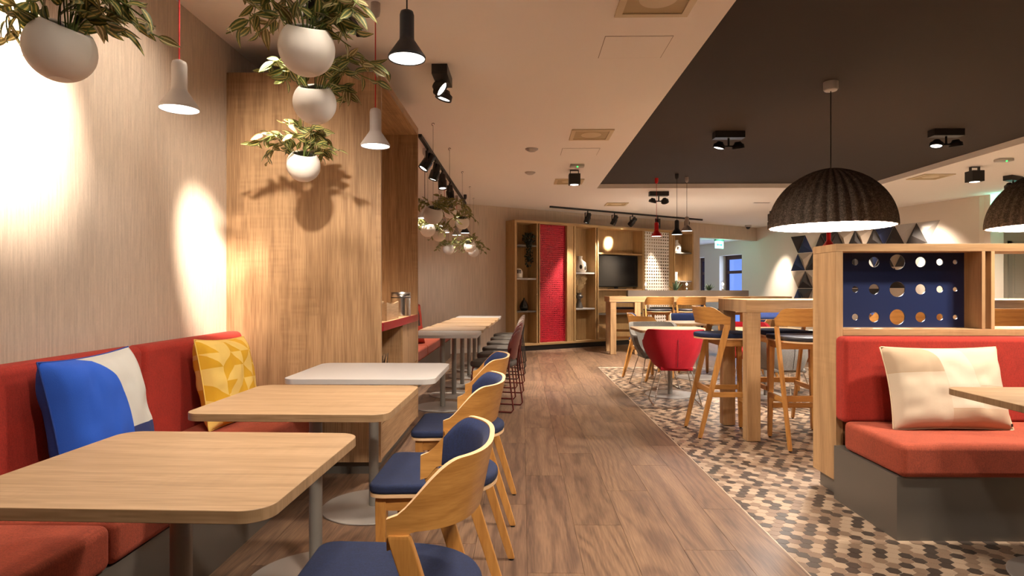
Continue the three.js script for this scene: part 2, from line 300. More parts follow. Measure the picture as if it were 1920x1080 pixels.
  list.forEach((t, i) => {
    if (i < 300) { const m = part(floor, 'tile', t.e > t.x - W / 2 ? tileGeo(t, t.x, -t.z) : whole, tileMat[t.k]); m.position.set(t.x, 0, -t.z); return; }
    const g = tileGeo(t, 0, 0), c = new THREE.Color(colours[t.k][0]), n = g.attributes.position.count, a = new Float32Array(n * 3), f = 0.92 + 0.16 * rnd();
    for (let q = 0; q < n; q++) { a[3 * q] = c.r * f; a[3 * q + 1] = c.g * f; a[3 * q + 2] = c.b * f; }
    g.setAttribute('color', new THREE.BufferAttribute(a, 3)); many.push(g);
  });
  const tf = part(floor, 'tile_field', mergeGeometries(many), std({ color: 0xffffff, vertexColors: true, roughness: 0.38 })); tf.userData.kind = 'stuff';
}
// ---------- coffee station (tall oak cabinet) ----------
{
  const x0 = WX + 0.001, x1 = -0.905, z0 = 3.9, z1 = 5.3, H = 2.585, t = 0.03;
  const g = thing('coffee_station', 'tall oak cabinet with open coffee counter niche beside the wall banquette', 'cabinet', D(0, 0, 0));
  const B = (a, b, c, d, e, f, gr) => box(a, b, c, d, -f, -e, gr);
  part(g, 'side_panel', B(x0, x1, 0.09, H, z0, z0 + t, 'y'), M.cabinet); part(g, 'side_panel', B(x0, x1, 0.09, H, z1 - t, z1, 'y'), M.cabinet);
  part(g, 'top_panel', B(x0, x1, H - 0.06, H, z0 + t, z1 - t, 'z'), M.cabinet);
  part(g, 'back_panel', B(x0 + 0.4, x0 + 0.43, 0.98, H - 0.06, z0 + t, z1 - t, 'y'), M.cabinet);
  part(g, 'plinth', B(x0 + 0.03, x1 - 0.06, 0, 0.09, z0 + 0.06, z1 - 0.06), M.plinth, 'dark recessed plinth');
  // lower carcass with open niche
  const n0 = z0 + t, nz = 4.62, z2 = z1 - t;
  part(g, 'lower_carcass', merge([B(x0 + 0.3, x1 - 0.02, 0.09, 0.56, n0, z2, 'z'), B(x0 + 0.3, x1 - 0.02, 0.56, 0.93, nz, z2, 'y'), B(x0 + 0.3, x0 + 0.62, 0.56, 0.93, n0, nz, 'y')]), M.cabinet);
  part(g, 'niche_floor', B(x0 + 0.62, x1 - 0.002, 0.56, 0.585, n0, nz, 'z'), M.divider, 'pale oak shelf of the glass niche');
  const dr = part(g, 'door', B(x1 - 0.02, x1 - 0.002, 0.585, 0.928, nz + 0.004, z2 - 0.003, 'y'), M.cabinet);
  part(g, 'drawer', B(x1 - 0.02, x1 - 0.002, 0.33, 0.552, n0 + 0.003, (n0 + z2) / 2 - 0.002, 'z'), M.cabinet); part(g, 'drawer', B(x1 - 0.02, x1 - 0.002, 0.33, 0.552, (n0 + z2) / 2 + 0.002, z2 - 0.003, 'z'), M.cabinet);
  part(g, 'drawer', B(x1 - 0.02, x1 - 0.002, 0.1, 0.325, n0 + 0.003, z2 - 0.003, 'z'), M.cabinet);
  part(g, 'counter', B(x0 + 0.43, x1 - 0.004, 0.93, 0.975, n0, z2, 'z'), M.divider);
  part(g, 'counter_edge', B(x1 - 0.003, x1 + 0.008, 0.925, 0.978, n0, z2, 'z'), std({ color: 0x8c0f25, roughness: 0.15 }), 'glossy crimson counter edge');
  const bx = thing('wooden_box', 'pale wooden menu box with scooped top on the coffee counter', 'box', D(-1.0, 0.975, 4.42));
  const s = new THREE.Shape(); s.moveTo(-0.2, 0); s.lineTo(0.2, 0); s.lineTo(0.2, 0.13); s.quadraticCurveTo(0, 0.1, -0.2, 0.13); s.closePath();
  const side = () => { const e = new THREE.ExtrudeGeometry(s, { depth: 0.012, bevelEnabled: false, curveSegments: 12 }); e.rotateY(Math.PI / 2); return grain(e, 'z'); };
  const a = side(), b = side(); a.translate(0.05, 0, 0); b.translate(-0.062, 0, 0);
  part(bx, 'side_panel', a, M.table); part(bx, 'side_panel', b, M.table);
  part(bx, 'end_panel', box(-0.05, 0.05, 0, 0.12, 0.188, 0.2, 'y'), M.table); part(bx, 'end_panel', box(-0.05, 0.05, 0, 0.12, -0.2, -0.188, 'y'), M.table); part(bx, 'bottom_panel', box(-0.05, 0.05, 0, 0.012, -0.188, 0.188, 'z'), M.table);
  const bin = thing('steel_bin', 'polished steel table waste bin on the coffee counter', 'bin', D(-1.0, 0.975, 5.02));
  part(bin, 'body', lathe([[0, 0], [0.078, 0], [0.08, 0.004], [0.08, 0.15], [0.078, 0.153], [0, 0.153]], 40), M.chrome);
  part(bin, 'rim_band', lathe([[0.0815, 0.148], [0.0815, 0.155], [0.08, 0.157]], 40), M.black);
  part(bin, 'lid', lathe([[0.081, 0.155], [0.081, 0.195], [0.06, 0.18], [0, 0.172]], 40), M.chrome);
  // drinking glasses in the niche, two tiers
  const gl = new THREE.MeshPhysicalMaterial({ color: 0xffffff, roughness: 0.03, transmission: 1, thickness: 0.002, ior: 1.45 });
  const glass = (x, y, z, lab) => { const t = thing('drinking_glass', lab, 'glass', D(x, y, z), 0, 'glasses in the coffee station niche'); part(t, 'bowl', lathe([[0, 0], [0.027, 0], [0.03, 0.02], [0.034, 0.085], [0.032, 0.085], [0.0265, 0.016], [0, 0.012]], 20), gl); return t; };
  for (const [i, [x, z]] of [[-0.96, 4.05], [-0.96, 4.13], [-0.96, 4.21], [-1.05, 4.05], [-1.05, 4.13], [-1.05, 4.21]].entries()) { glass(x, 0.5855, z, 'clear drinking glass standing on the niche shelf of the coffee station'); if (i < 5) glass(x, 0.6715, z, 'clear drinking glass stacked on another glass in the coffee station niche'); }
}
// ---------- banquettes ----------
function cushion(x0, x1, y0, y1, z0, z1, r = 0.03) { return box(x0, x1, y0, y1, -z1, -z0, 'z', r); }
{
  const b = thing('banquette', 'long red upholstered wall banquette with terracotta seat before the oak cabinet', 'banquette', D(0, 0, 0));
  const cuts = [[-0.2, 1.9, 1.92], [1.926, 3.895, 1]];
  part(b, 'seat_cushion', cushion(-1.79, -1.295, 0.315, 0.46, 0.2, 1.916), M.terracotta); part(b, 'seat_cushion', cushion(-1.79, -1.295, 0.315, 0.46, 1.922, 3.893), M.terracotta);
  part(b, 'back_cushion', cushion(WX + 0.004, -1.785, 0.4, 0.93, 0.2, 2.864, 0.035), M.red); part(b, 'back_cushion', cushion(WX + 0.004, -1.785, 0.4, 0.93, 2.87, 3.893, 0.035), M.red);
  part(b, 'base', cushion(WX + 0.004, -1.31, 0, 0.314, 0.2, 3.892, 0), M.plinth, 'dark grey laminate base');
  const f = thing('banquette', 'red upholstered wall banquette beyond the oak cabinet along the far tables', 'banquette', D(0, 0, 0));
  part(f, 'seat_cushion', cushion(-1.79, -1.24, 0.315, 0.46, 5.31, 8.0), M.terracotta); part(f, 'seat_cushion', cushion(-1.79, -1.24, 0.315, 0.46, 8.006, 10.7), M.terracotta);
  part(f, 'back_cushion', cushion(WX + 0.004, -1.785, 0.4, 0.93, 5.31, 8.0, 0.035), M.red); part(f, 'back_cushion', cushion(WX + 0.004, -1.785, 0.4, 0.93, 8.006, 10.7, 0.035), M.red);
  part(f, 'base', cushion(WX + 0.004, -1.26, 0, 0.314, 5.31, 10.68, 0), M.plinth, 'dark grey laminate base');
  // right-hand bench in front of the divider
  const r = thing('bench', 'red upholstered bench with terracotta seat before the perforated blue divider', 'bench', D(0, 0, 0));
  part(r, 'seat_cushion', cushion(1.785, 4.1, 0.305, 0.465, 2.92, 3.45, 0.03), M.terracotta);
  part(r, 'back_cushion', cushion(1.785, 4.1, 0.45, 0.93, 3.44, 3.548, 0.03), M.red);
  part(r, 'base', cushion(1.78, 4.1, 0, 0.304, 2.95, 3.54, 0), M.plinth, 'dark brushed laminate base');
}

// ---------- dining tables ----------
function dining(name, x, z, w, d, mat, edge, label, group, turn = 0, polePart = true) {
  const g = thing(name, label, 'table', D(x, 0, z), turn, group);
  part(g, 'tabletop', slab(roundedShape(w, d, 0.062), 0.722, 0.028, 0.002, 'x'), mat);
  part(g, 'top_bracket', box(-0.2, 0.2, 0.714, 0.722, -0.03, 0.03), M.black);
  part(g, 'pole', lathe([[0.0265, 0.008], [0.0265, 0.714]], 28), M.grey);
  part(g, 'base_plate', lathe([[0, 0], [0.276, 0], [0.278, 0.002], [0.278, 0.006], [0.274, 0.009], [0, 0.01]], 56), M.plate);
  return g;
}
dining('dining_table', -0.884, 1.574, 0.745, 0.672, M.table, 0, 'oak dining table beside the pillow in blue, grey and navy', 'dining tables along the near banquette', -0.022);
dining('dining_table', -0.852, 2.512, 0.745, 0.664, M.table, 0, 'oak dining table beside the yellow patterned pillow', 'dining tables along the near banquette', -0.012);
dining('dining_table', -0.82, 3.365, 0.765, 0.67, M.white, 0, 'white topped dining table next to the tall oak cabinet', 'dining tables along the near banquette');
{
  const cx = [-0.81, -0.775, -0.755, -0.733, -0.716, -0.7], lab = ['white topped dining table just past the tall oak cabinet', 'first oak dining table past the white one by the cabinet', 'second oak dining table past the white one by the cabinet', 'third oak dining table past the white one by the cabinet', 'oak dining table next to the last white table by the angled wall', 'white topped dining table nearest the angled back wall'];
  for (let i = 0; i < 6; i++) dining('dining_table', cx[i], 6.2 + 0.725 * i, i ? 0.7 : 0.75, 0.665, i === 0 || i === 5 ? M.white : M.table, 0, lab[i], 'dining tables along the far banquette');
}
dining('dining_table', 2.3, 2.51, 0.76, 0.66, M.table, 0, 'oak dining table in front of the bench with beige pillow');
const tileTable = 'dining tables on the tile field';
dining('dining_table', 1.667, 6.97, 0.8, 0.7, M.table, 0, 'oak dining table between the crimson and grey armchairs', tileTable);
dining('dining_table', 2.36, 8.3, 0.8, 0.7, M.table, 0, 'oak dining table with blue padded chairs near the planter bar', tileTable);
dining('dining_table', 2.72, 6.9, 0.8, 0.7, M.table, 0, 'oak dining table with light grey armchairs behind the high bar table', tileTable);

// ---------- bent oak chairs and bar stools ----------
function bentChair(name, label, category, o, group) {
  const g = thing(name, label, category, V(0, 0, 0), 0, group), S = o.seat;
  // seat
  const shape = (k) => { const s = new THREE.Shape(), a = 0.237 - k, f = 0.238 - k, b = 0.235 - k; s.moveTo(-a + 0.05, -f); s.lineTo(a - 0.05, -f); s.quadraticCurveTo(a, -f, a, -f + 0.06); s.lineTo(a - 0.012, 0.02); s.bezierCurveTo(a - 0.02, 0.15, 0.13, b, 0, b); s.bezierCurveTo(-0.13, b, -a + 0.02, 0.15, -a + 0.012, 0.02); s.lineTo(-a, -f + 0.06); s.quadraticCurveTo(-a, -f, -a + 0.05, -f); return s; };
  part(g, 'seat_board', slab(shape(0.002), S - 0.046, 0.012, 0, 'x', 14), M.ply);
  part(g, 'seat_cushion', slab(shape(0), S - 0.034, 0.036, 0.013, 'x', 14), o.cushion);
  // backrest: bent sheet around the rear, wings pointing forwards
  const a = 0.255, n = 2.7, zt = o.tip, dz = o.deep, lo = o.lo, hi = o.hi, mid = (lo + hi) / 2;
  const plan = (u) => { const f = (u * 2 - 1) * Math.PI / 2, s = Math.sin(f), c = Math.cos(f); return [a * Math.sign(s) * Math.pow(Math.abs(s), 2 / n), zt - dz * Math.pow(Math.abs(c), 2 / n), Math.pow(Math.abs(c), 0.8)]; };
  const topY = (z) => hi - o.drop * smooth(clamp((z - (zt - dz * 0.72)) / (dz * 0.72))) , botY = (z) => lo - 0.04 * smooth((z - (zt - 0.062)) / 0.05);
  const P = (off, trimT = 0) => (u, v) => {
    const [x, z, c] = plan(u), y = botY(z) + trimT + (topY(z) - botY(z) - 2 * trimT) * v, lean = (y - mid) / (hi - lo);
    return V(x * (1 + 0.05 * lean) - Math.sign(x) * off * Math.min(1, Math.abs(x) / (a * 0.72)), y, z - lean * 0.03 * c + off * c);
  };
  const sh = sheet(56, 8, P(0), P(0.012), 0.9), back = part(g, 'backrest', sh.body, M.oak);
  part(back, 'veneer_edge', sh.edge, M.ply, 'pale veneer edge');
  const k0 = 0.075, sub = (f) => (u, v) => f(k0 + (1 - 2 * k0) * u, v);
  const puff = (u, v) => 0.0125 + 0.014 * Math.pow(Math.max(0, 1 - Math.pow(Math.abs(2 * u - 1), 6)), 0.5) * Math.pow(Math.max(0, 1 - Math.pow(Math.abs(2 * v - 1), 4)), 0.5);
  const pad = sheet(40, 10, (u, v) => P(puff(u, v), 0.003)(k0 + (1 - 2 * k0) * u, v), sub(P(0.0122, 0.003)), 0.5);
  part(g, 'back_pad', merge([pad.body, pad.edge]), o.pad);
  // legs
  const zf = o.foot, zi = 0.192;
  for (const s of [-1, 1]) {
    const leg = part(g, 'leg', bar(V(s * 0.236, 0.008, zf), V(s * (a - 0.0075), lo - 0.006, zt - 0.026), 0.024, 0.032, 0.021, 0.05), M.oak);
    part(leg, 'foot_glide', rod(V(s * 0.236, 0, zf), V(s * 0.236, 0.009, zf), 0.01), M.black);
    const fl = part(g, 'leg', bar(V(s * 0.2, 0.008, zi + (o.splay ?? 0)), V(s * 0.195, S - 0.046, zi), 0.03, 0.03, 0.044, 0.042), M.oak);
    part(fl, 'foot_glide', rod(V(s * 0.2, 0, zi + (o.splay ?? 0)), V(s * 0.2, 0.009, zi + (o.splay ?? 0)), 0.01), M.black);
    part(g, 'side_rail', box(s * 0.2 - 0.011, s * 0.2 + 0.011, S - 0.1, S - 0.047, zf + (zt - zf) * (S / lo) - 0.01, zi, 'z'), M.oak);
    if (o.rest) part(g, 'footrest', box(s * 0.215 - 0.011, s * 0.215 + 0.011, o.rest - 0.02, o.rest + 0.02, zf + (zt - zf) * (o.rest / lo), zi, 'z', 0.003), M.oak);
  }
  part(g, 'front_rail', box(-0.19, 0.19, S - 0.1, S - 0.047, zi - 0.012, zi + 0.012, 'x'), M.oak);
  const zr = zf + (zt - zf) * (S / lo) ; part(g, 'rear_rail', box(-0.225, 0.225, S - 0.1, S - 0.05, zr - 0.03, zr - 0.008, 'x'), M.oak);
  if (o.rest) { const z2 = zf + (zt - zf) * ((o.rest + 0.02) / lo); part(g, 'footrest', box(-0.225, 0.225, o.rest, o.rest + 0.045, z2 - 0.011, z2 + 0.011, 'x', 0.003), M.oak); part(g, 'footrest', box(-0.19, 0.19, 0.24, 0.28, zi - 0.011, zi + 0.011, 'x', 0.003), M.oak); }
  return g;
}
const CH = { seat: 0.475, lo: 0.69, hi: 0.838, tip: -0.045, deep: 0.205, drop: 0.12, foot: -0.285, cushion: M.navySeat, pad: M.navy };
const ST = { seat: 0.835, lo: 0.915, hi: 1.052, tip: -0.01, deep: 0.215, drop: 0.08, foot: -0.25, cushion: M.navySeat, pad: M.navy, rest: 0.35, splay: 0.02 };
const WEST = -Math.PI / 2, EAST = Math.PI / 2, NORTH = Math.PI, SOUTH = 0;   // the way the front points: towards -x, +x, away, towards the viewer
const chairs = 'bent oak chairs along the near tables';
const chair0 = bentChair('bentwood_chair', 'bent oak chair with navy pad at the oak table by the blue pillow', 'chair', CH, chairs);
chair0.position.copy(D(-0.335, 0, 1.525)); chair0.rotation.y = WEST + 0.02;
dup(chair0, D(-0.335, 0, 2.48), WEST, 'bent oak chair with navy pad at the oak table by the yellow pillow', chairs);
dup(chair0, D(-0.335, 0, 3.33), WEST, 'bent oak chair with navy pad at the white table by the cabinet', chairs);
const tc = 'bent oak chairs on the tile field';
dup(chair0, D(1.8, 0, 9.05), EAST - 0.2, 'bent oak chair with navy pad turned sideways beyond the crimson armchair', tc);
dup(chair0, D(1.72, 0, 8.25), EAST + 0.5, 'bent oak chair with plain oak back showing beyond the grey armchair', tc);
dup(chair0, D(2.42, 0, 8.95), SOUTH, 'bent oak chair with navy pad behind the table near the planter bar', tc);
dup(chair0, D(3.05, 0, 8.3), WEST, 'bent oak chair with navy pad facing across the table near the planter bar', tc);
dup(chair0, D(3.4, 0, 7.0), WEST, 'bent oak chair with navy pad behind the high bar table', tc);
// bar stools
const bs = 'bar stools around the high oak table';
const stool0 = bentChair('bar_stool', 'tall oak bar stool with navy seat at the end of the high oak table', 'stool', ST, bs);
stool0.position.copy(D(1.665, 0, 5.136)); stool0.rotation.y = EAST; stool0.scale.x = 0.9;
const stoolB = bentChair('bar_stool', 'tall oak bar stool with black seat beside the corner leg of the high oak table', 'stool', { ...ST, cushion: M.leather }, bs);
stoolB.position.copy(D(2.2, 0, 4.79)); stoolB.rotation.y = NORTH;
dup(stoolB, D(2.92, 0, 4.79), NORTH, 'tall oak bar stool showing through the round holes of the blue divider panel', bs);
dup(stoolB, D(3.66, 0, 4.79), NORTH, 'tall oak bar stool showing through the open bay of the oak divider', bs);
dup(stool0, D(2.28, 0, 5.46), SOUTH, 'tall oak bar stool with navy back across the high oak table from the corner leg', bs);
dup(stool0, D(3.3, 0, 5.46), SOUTH, 'tall oak bar stool with navy back facing the open divider bay', bs);
const bp = 'bar stools around the planter bar';
dup(stoolB, D(2.42, 0, 10.95), NORTH, 'tall oak bar stool with black seat at the planter bar, first after its leg', bp);
dup(stoolB, D(2.98, 0, 10.95), NORTH, 'tall oak bar stool with black seat at the planter bar, second after its leg', bp);
dup(stoolB, D(3.75, 0, 10.95), NORTH, 'tall oak bar stool with black seat at the planter bar, third after its leg', bp);
dup(stoolB, D(1.95, 0, 12.0), SOUTH, 'tall oak bar stool with black seat behind the planter bar, between its legs', bp);
dup(stoolB, D(2.7, 0, 12.0), SOUTH, 'tall oak bar stool with black seat behind the planter bar, past its second leg', bp);

// ---------- high tables ----------
function highTable(name, label, x0, x1, z0, z1, h, legs) {
  const g = thing(name, label, 'table', D(x0, 0, z0)); const w = x1 - x0, d = z1 - z0;
  part(g, 'tabletop', box(0, w, h - 0.1, h, -d, 0, 'x', 0.003), M.divider);
  for (const [x, z] of legs) part(g, 'leg', box(x, x + 0.105, 0.006, h - 0.1, -z - 0.1, -z, 'y', 0.003), M.divider);
  return g;
}
highTable('bar_table', 'long high oak table with thick top behind the oak divider', 1.745, 4.5, 4.82, 5.5, 1.112, [[0.008, 0.002], [0.008, 0.57], [2.64, 0.002], [2.64, 0.57]]);
highTable('bar_table', 'high oak table carrying the long dark planter with bulbs', 1.57, 4.85, 11.13, 11.8, 1.055, [[0.02, 0.005], [0.46, 0.005], [3.1, 0.005], [3.1, 0.55], [0.02, 0.55]]);

// ---------- upholstered armchairs on wire legs ----------
function armchair(label, mat, pos, turn, group) {
  const g = thing('armchair', label, 'armchair', pos, turn, group);
  const plan = (u) => { const f = (u * 2 - 1) * Math.PI / 2, s = Math.sin(f), c = Math.cos(f); return [Math.sign(s) * Math.pow(Math.abs(s), 2 / 3.2), Math.pow(Math.abs(c), 2 / 3.2), c]; };
  const O = (off) => (u, v) => {
    const [px, pz, c] = plan(u), z = 0.2 - 0.46 * pz, hi = 0.64 + 0.14 * smooth((0.16 - z) / 0.3), y = 0.38 + (hi - 0.38) * v, flare = 0.62 + 0.38 * Math.sin(v * Math.PI / 2);
    return V(px * ((0.315) * flare - off), y, 0.2 - (0.46 * (0.72 + 0.28 * flare) - off) * pz);
  };
  const r = 0.05, s = sheet(48, 10, O(0), O(r), 0.9); part(g, 'shell', merge([s.body, s.edge]), mat);
  part(g, 'seat_cushion', box(-0.175, 0.175, 0.385, 0.47, -0.16, 0.23, 'x', 0.04), mat);
  part(g, 'seat_pan', box(-0.165, 0.165, 0.352, 0.392, -0.17, 0.19, 'x', 0.015), mat);
  part(g, 'back_seam', tube([V(0, 0.4, -0.225), V(0, 0.52, -0.252), V(0, 0.68, -0.262)], 0.0025, 12, 6), M.black, 'dark vertical back seam');
  for (const a of [-1, 1]) for (const b of [-1, 1]) part(g, 'leg', rod(V(a * 0.24, 0.004, b * 0.24), V(a * 0.15, 0.36, b * 0.14), 0.006, 0.006, 8), M.chrome);
  for (const a of [-1, 1]) part(g, 'runner', rod(V(a * 0.24, 0.006, -0.24), V(a * 0.24, 0.006, 0.24), 0.006, 0.006, 8), M.chrome);
  return g;
}
armchair('crimson upholstered armchair on thin steel legs at the oak table', M.crimson, D(1.6, 0, 6.5), NORTH - 0.1);
armchair('grey upholstered armchair on thin steel legs opposite the crimson one', M.greyFabric, D(1.62, 0, 7.6), SOUTH + 0.1);
armchair('light grey upholstered armchair behind the corner leg of the high bar table', M.greyFabric, D(2.68, 0, 6.4), NORTH + 0.1);
armchair('crimson upholstered armchair behind the high bar table at the far table side', M.crimson, D(2.75, 0, 7.6), SOUTH);

// ---------- metal chairs at the far tables ----------
function metalChair(label, frame, back, pos) {
  const g = thing('metal_chair', label, 'chair', pos, WEST - 0.22, 'metal framed chairs along the far tables');
  part(g, 'seat_pad', slab(roundedShape(0.43, 0.43, 0.13), 0.425, 0.06, 0.026, 'x'), M.darkSeat);
  const bg = new THREE.SphereGeometry(1, 36, 20); { const p = bg.attributes.position; for (let i = 0; i < p.count; i++) { const x = p.getX(i) * 0.2, y = p.getY(i) * 0.145, e = Math.sign(p.getZ(i)) * Math.pow(Math.abs(p.getZ(i)), 0.4) * 0.011; p.setXYZ(i, x, y, e + 0.9 * x * x - 0.16 * y); } bg.computeVertexNormals(); }
  bg.translate(0, 0.64, -0.235); part(g, 'backrest', bg, back);
  for (const s of [-1, 1]) part(g, 'sled_leg', tube([V(s * 0.19, 0.435, 0.16), V(s * 0.2, 0.03, 0.2), V(s * 0.2, 0.008, 0.18), V(s * 0.2, 0.008, -0.23), V(s * 0.2, 0.03, -0.25), V(s * 0.19, 0.43, -0.2), V(s * 0.17, 0.62, -0.222)], 0.008, 40, 8), frame);
  part(g, 'seat_frame', merge([rod(V(-0.19, 0.425, 0.15), V(0.19, 0.425, 0.15), 0.007), rod(V(-0.19, 0.425, -0.19), V(0.19, 0.425, -0.19), 0.007)]), frame);
  return g;
}
{ const l = ['burgundy framed chair with oval back at the first white table past the cabinet', 'burgundy framed chair at the first oak table past the cabinet', 'burgundy framed chair at the second oak table past the cabinet', 'black framed chair with pale oval back at the third far oak table', 'black framed chair with pale oval back at the fourth far oak table', 'black framed chair with pale oval back at the last white table'];
  for (let i = 0; i < 6; i++) metalChair(l[i], i < 3 ? M.burgundy : M.darkFrame, i < 3 ? M.burgundy : M.taupeBack, D(-0.29 + 0.012 * i, 0, 6.15 + 0.725 * i)); }

// ---------- pillows ----------
function pillowGeo(w, h, t, seed) {
  const N = 26, n = noise(seed), pos = [], uv = [], tri = [];
  const f = (u, v, side) => {
    const a = Math.pow(Math.max(0, 1 - u * u * u * u), 0.55) * Math.pow(Math.max(0, 1 - v * v * v * v), 0.55), wr = (n(u * 4 + 9, v * 4 + 9, 99, 99) - 0.5) * 0.016 * a + (n(u * 9 + 20, v * 3 + 20, 99, 99) - 0.5) * 0.012 * a;
    return [w / 2 * u * (1 - 0.055 * (1 - v * v)), h / 2 * v * (1 - 0.055 * (1 - u * u)), side * (t / 2 * a + wr)];
  };
  for (const s of [1, -1]) { const o = pos.length / 3; for (let i = 0; i <= N; i++) for (let j = 0; j <= N; j++) { const u = i / N * 2 - 1, v = j / N * 2 - 1; pos.push(...f(u, v, s)); uv.push(s > 0 ? i / N : 0.06, j / N); }
    for (let i = 0; i < N; i++) for (let j = 0; j < N; j++) { const a = o + i * (N + 1) + j, b = a + N + 1; s > 0 ? tri.push(a, b, b + 1, a, b + 1, a + 1) : tri.push(a, b + 1, b, a, a + 1, b + 1); } }
  const g = new THREE.BufferGeometry(); g.setAttribute('position', new THREE.Float32BufferAttribute(pos, 3)); g.setAttribute('uv', new THREE.Float32BufferAttribute(uv, 2)); g.setIndex(tri); g.computeVertexNormals();
  const pts = []; for (let k = 0; k <= 80; k++) { const q = k / 80 * 4, s = Math.floor(q) % 4, e = (q % 1) * 2 - 1, [u, v] = [[e, -1], [1, e], [-e, 1], [-1, -e]][s]; const p = f(u, v, 1); pts.push(V(p[0], p[1], 0)); }
  return { g, seam: new THREE.TubeGeometry(new THREE.CatmullRomCurve3(pts, true, 'catmullrom', 0), 160, 0.0035, 6, true) };
}
function canvasMat(w, h, draw) {
  const c = document.createElement('canvas'); c.width = w; c.height = h; const x = c.getContext('2d'); draw(x, w, h);
  const t = new THREE.CanvasTexture(c); t.colorSpace = THREE.SRGBColorSpace; const b = weaveBump.clone(); b.repeat.set(5, 5);
  return std({ map: t, roughness: 0.95, bumpMap: b, bumpScale: 0.0008 });
}
function pillow(label, w, h, t, mat, seamMat, pos, ry, lean, roll, seed) {
  const g = thing('pillow', label, 'pillow', pos, ry), p = pillowGeo(w, h, t, seed), q = new THREE.Group();
  for (const k of [p.g, p.seam]) { k.rotateZ(roll); k.translate(0, h / 2 * Math.cos(roll) , 0); k.rotateX(lean); }
  part(g, 'cover', p.g, mat); part(g, 'piping', p.seam, seamMat); return g;
}
const blueMat = canvasMat(512, 512, (x) => { x.fillStyle = '#1d4fb4'; x.fillRect(0, 0, 512, 512); x.fillStyle = '#b9b7b0'; x.beginPath(); x.moveTo(512, 0); x.lineTo(180, 0); x.bezierCurveTo(255, 60, 295, 150, 300, 330); x.lineTo(512, 330); x.fill(); x.fillStyle = '#26305f'; x.beginPath(); x.moveTo(300, 330); x.lineTo(512, 330); x.lineTo(512, 512); x.lineTo(310, 512); x.fill(); });
const yellowMat = canvasMat(512, 512, (x) => {
  x.fillStyle = '#d3a122'; x.fillRect(0, 0, 512, 512); x.fillStyle = '#e0bd66'; const nx = 5, ny = 6, w = 512 / nx, h = 512 / ny; let q = 7;
  for (let i = 0; i < nx; i++) for (let j = 0; j < ny; j++) { q = (q * 31 + 17) % 101; const a = i * w, b = j * h, P = [[a, b], [a + w, b], [a + w, b + h], [a, b + h]], k = q % 4; if (q % 7 === 3) { x.fillRect(a, b, w, h); continue; } x.beginPath(); [0, 1, 2].forEach((m) => { const [u, v] = P[(k + m) % 4]; m ? x.lineTo(u, v) : x.moveTo(u, v); }); x.fill(); } });
const beigeMat = canvasMat(640, 480, (x) => { x.fillStyle = '#bfae98'; x.fillRect(0, 0, 640, 480); x.fillStyle = '#ad967c'; x.beginPath(); x.moveTo(0, 0); x.lineTo(225, 0); x.quadraticCurveTo(270, 60, 275, 150); x.lineTo(0, 160); x.fill(); x.fillStyle = '#c8b8a4'; x.beginPath(); x.moveTo(225, 0); x.lineTo(395, 0); x.quadraticCurveTo(450, 90, 455, 370); x.lineTo(290, 370); x.quadraticCurveTo(290, 80, 225, 0); x.fill(); x.fillStyle = '#b8a086'; x.fillRect(290, 370, 350, 120); x.strokeStyle = '#a98a66'; x.lineWidth = 2; x.beginPath(); x.moveTo(0, 160); x.lineTo(275, 150); x.moveTo(290, 370); x.lineTo(455, 370); x.moveTo(455, 240); x.lineTo(640, 240); x.stroke(); });
pillow('square pillow in royal blue, light grey and navy on the near banquette', 0.5, 0.5, 0.19, blueMat, std({ color: 0x173a86, roughness: 0.9 }), D(-1.6, 0.455, 2.37), EAST, -0.2, 0.02, 4);
pillow('mustard yellow pillow with triangle print on the near banquette', 0.46, 0.48, 0.17, yellowMat, std({ color: 0xd9b65a, roughness: 0.9 }), D(-1.585, 0.455, 3.36), EAST - 0.1, -0.2, -0.04, 9);
const bpw = pillow('beige patchwork pillow with small dark tag on the bench', 0.62, 0.44, 0.17, beigeMat, std({ color: 0xd8c2a2, roughness: 0.9 }), D(2.24, 0.462, 3.23), 0, -0.28, 0.0, 14);
part(bpw, 'care_tag', box(0.262, 0.297, 0.022, 0.037, 0.008, 0.012), M.black, 'small black care tag');
const greyPl = fabric(0xb9b4ae, 31, 0.1), rustMat = canvasMat(256, 256, (x) => { x.fillStyle = '#a1331f'; x.fillRect(0, 0, 256, 256); x.fillStyle = '#3a2a24'; x.fillRect(40, 30, 180, 110); });
pillow('pale grey pillow on the far banquette past the cabinet', 0.5, 0.48, 0.16, greyPl, M.whiteEdge, D(-1.55, 0.455, 7.2), EAST - 0.5, -0.18, 0, 17);
pillow('rust red pillow with dark brown patch on the far banquette', 0.5, 0.52, 0.16, rustMat, std({ color: 0x8e2b1b, roughness: 0.9 }), D(-1.5, 0.455, 8.1), EAST - 0.8, -0.22, 0, 19);

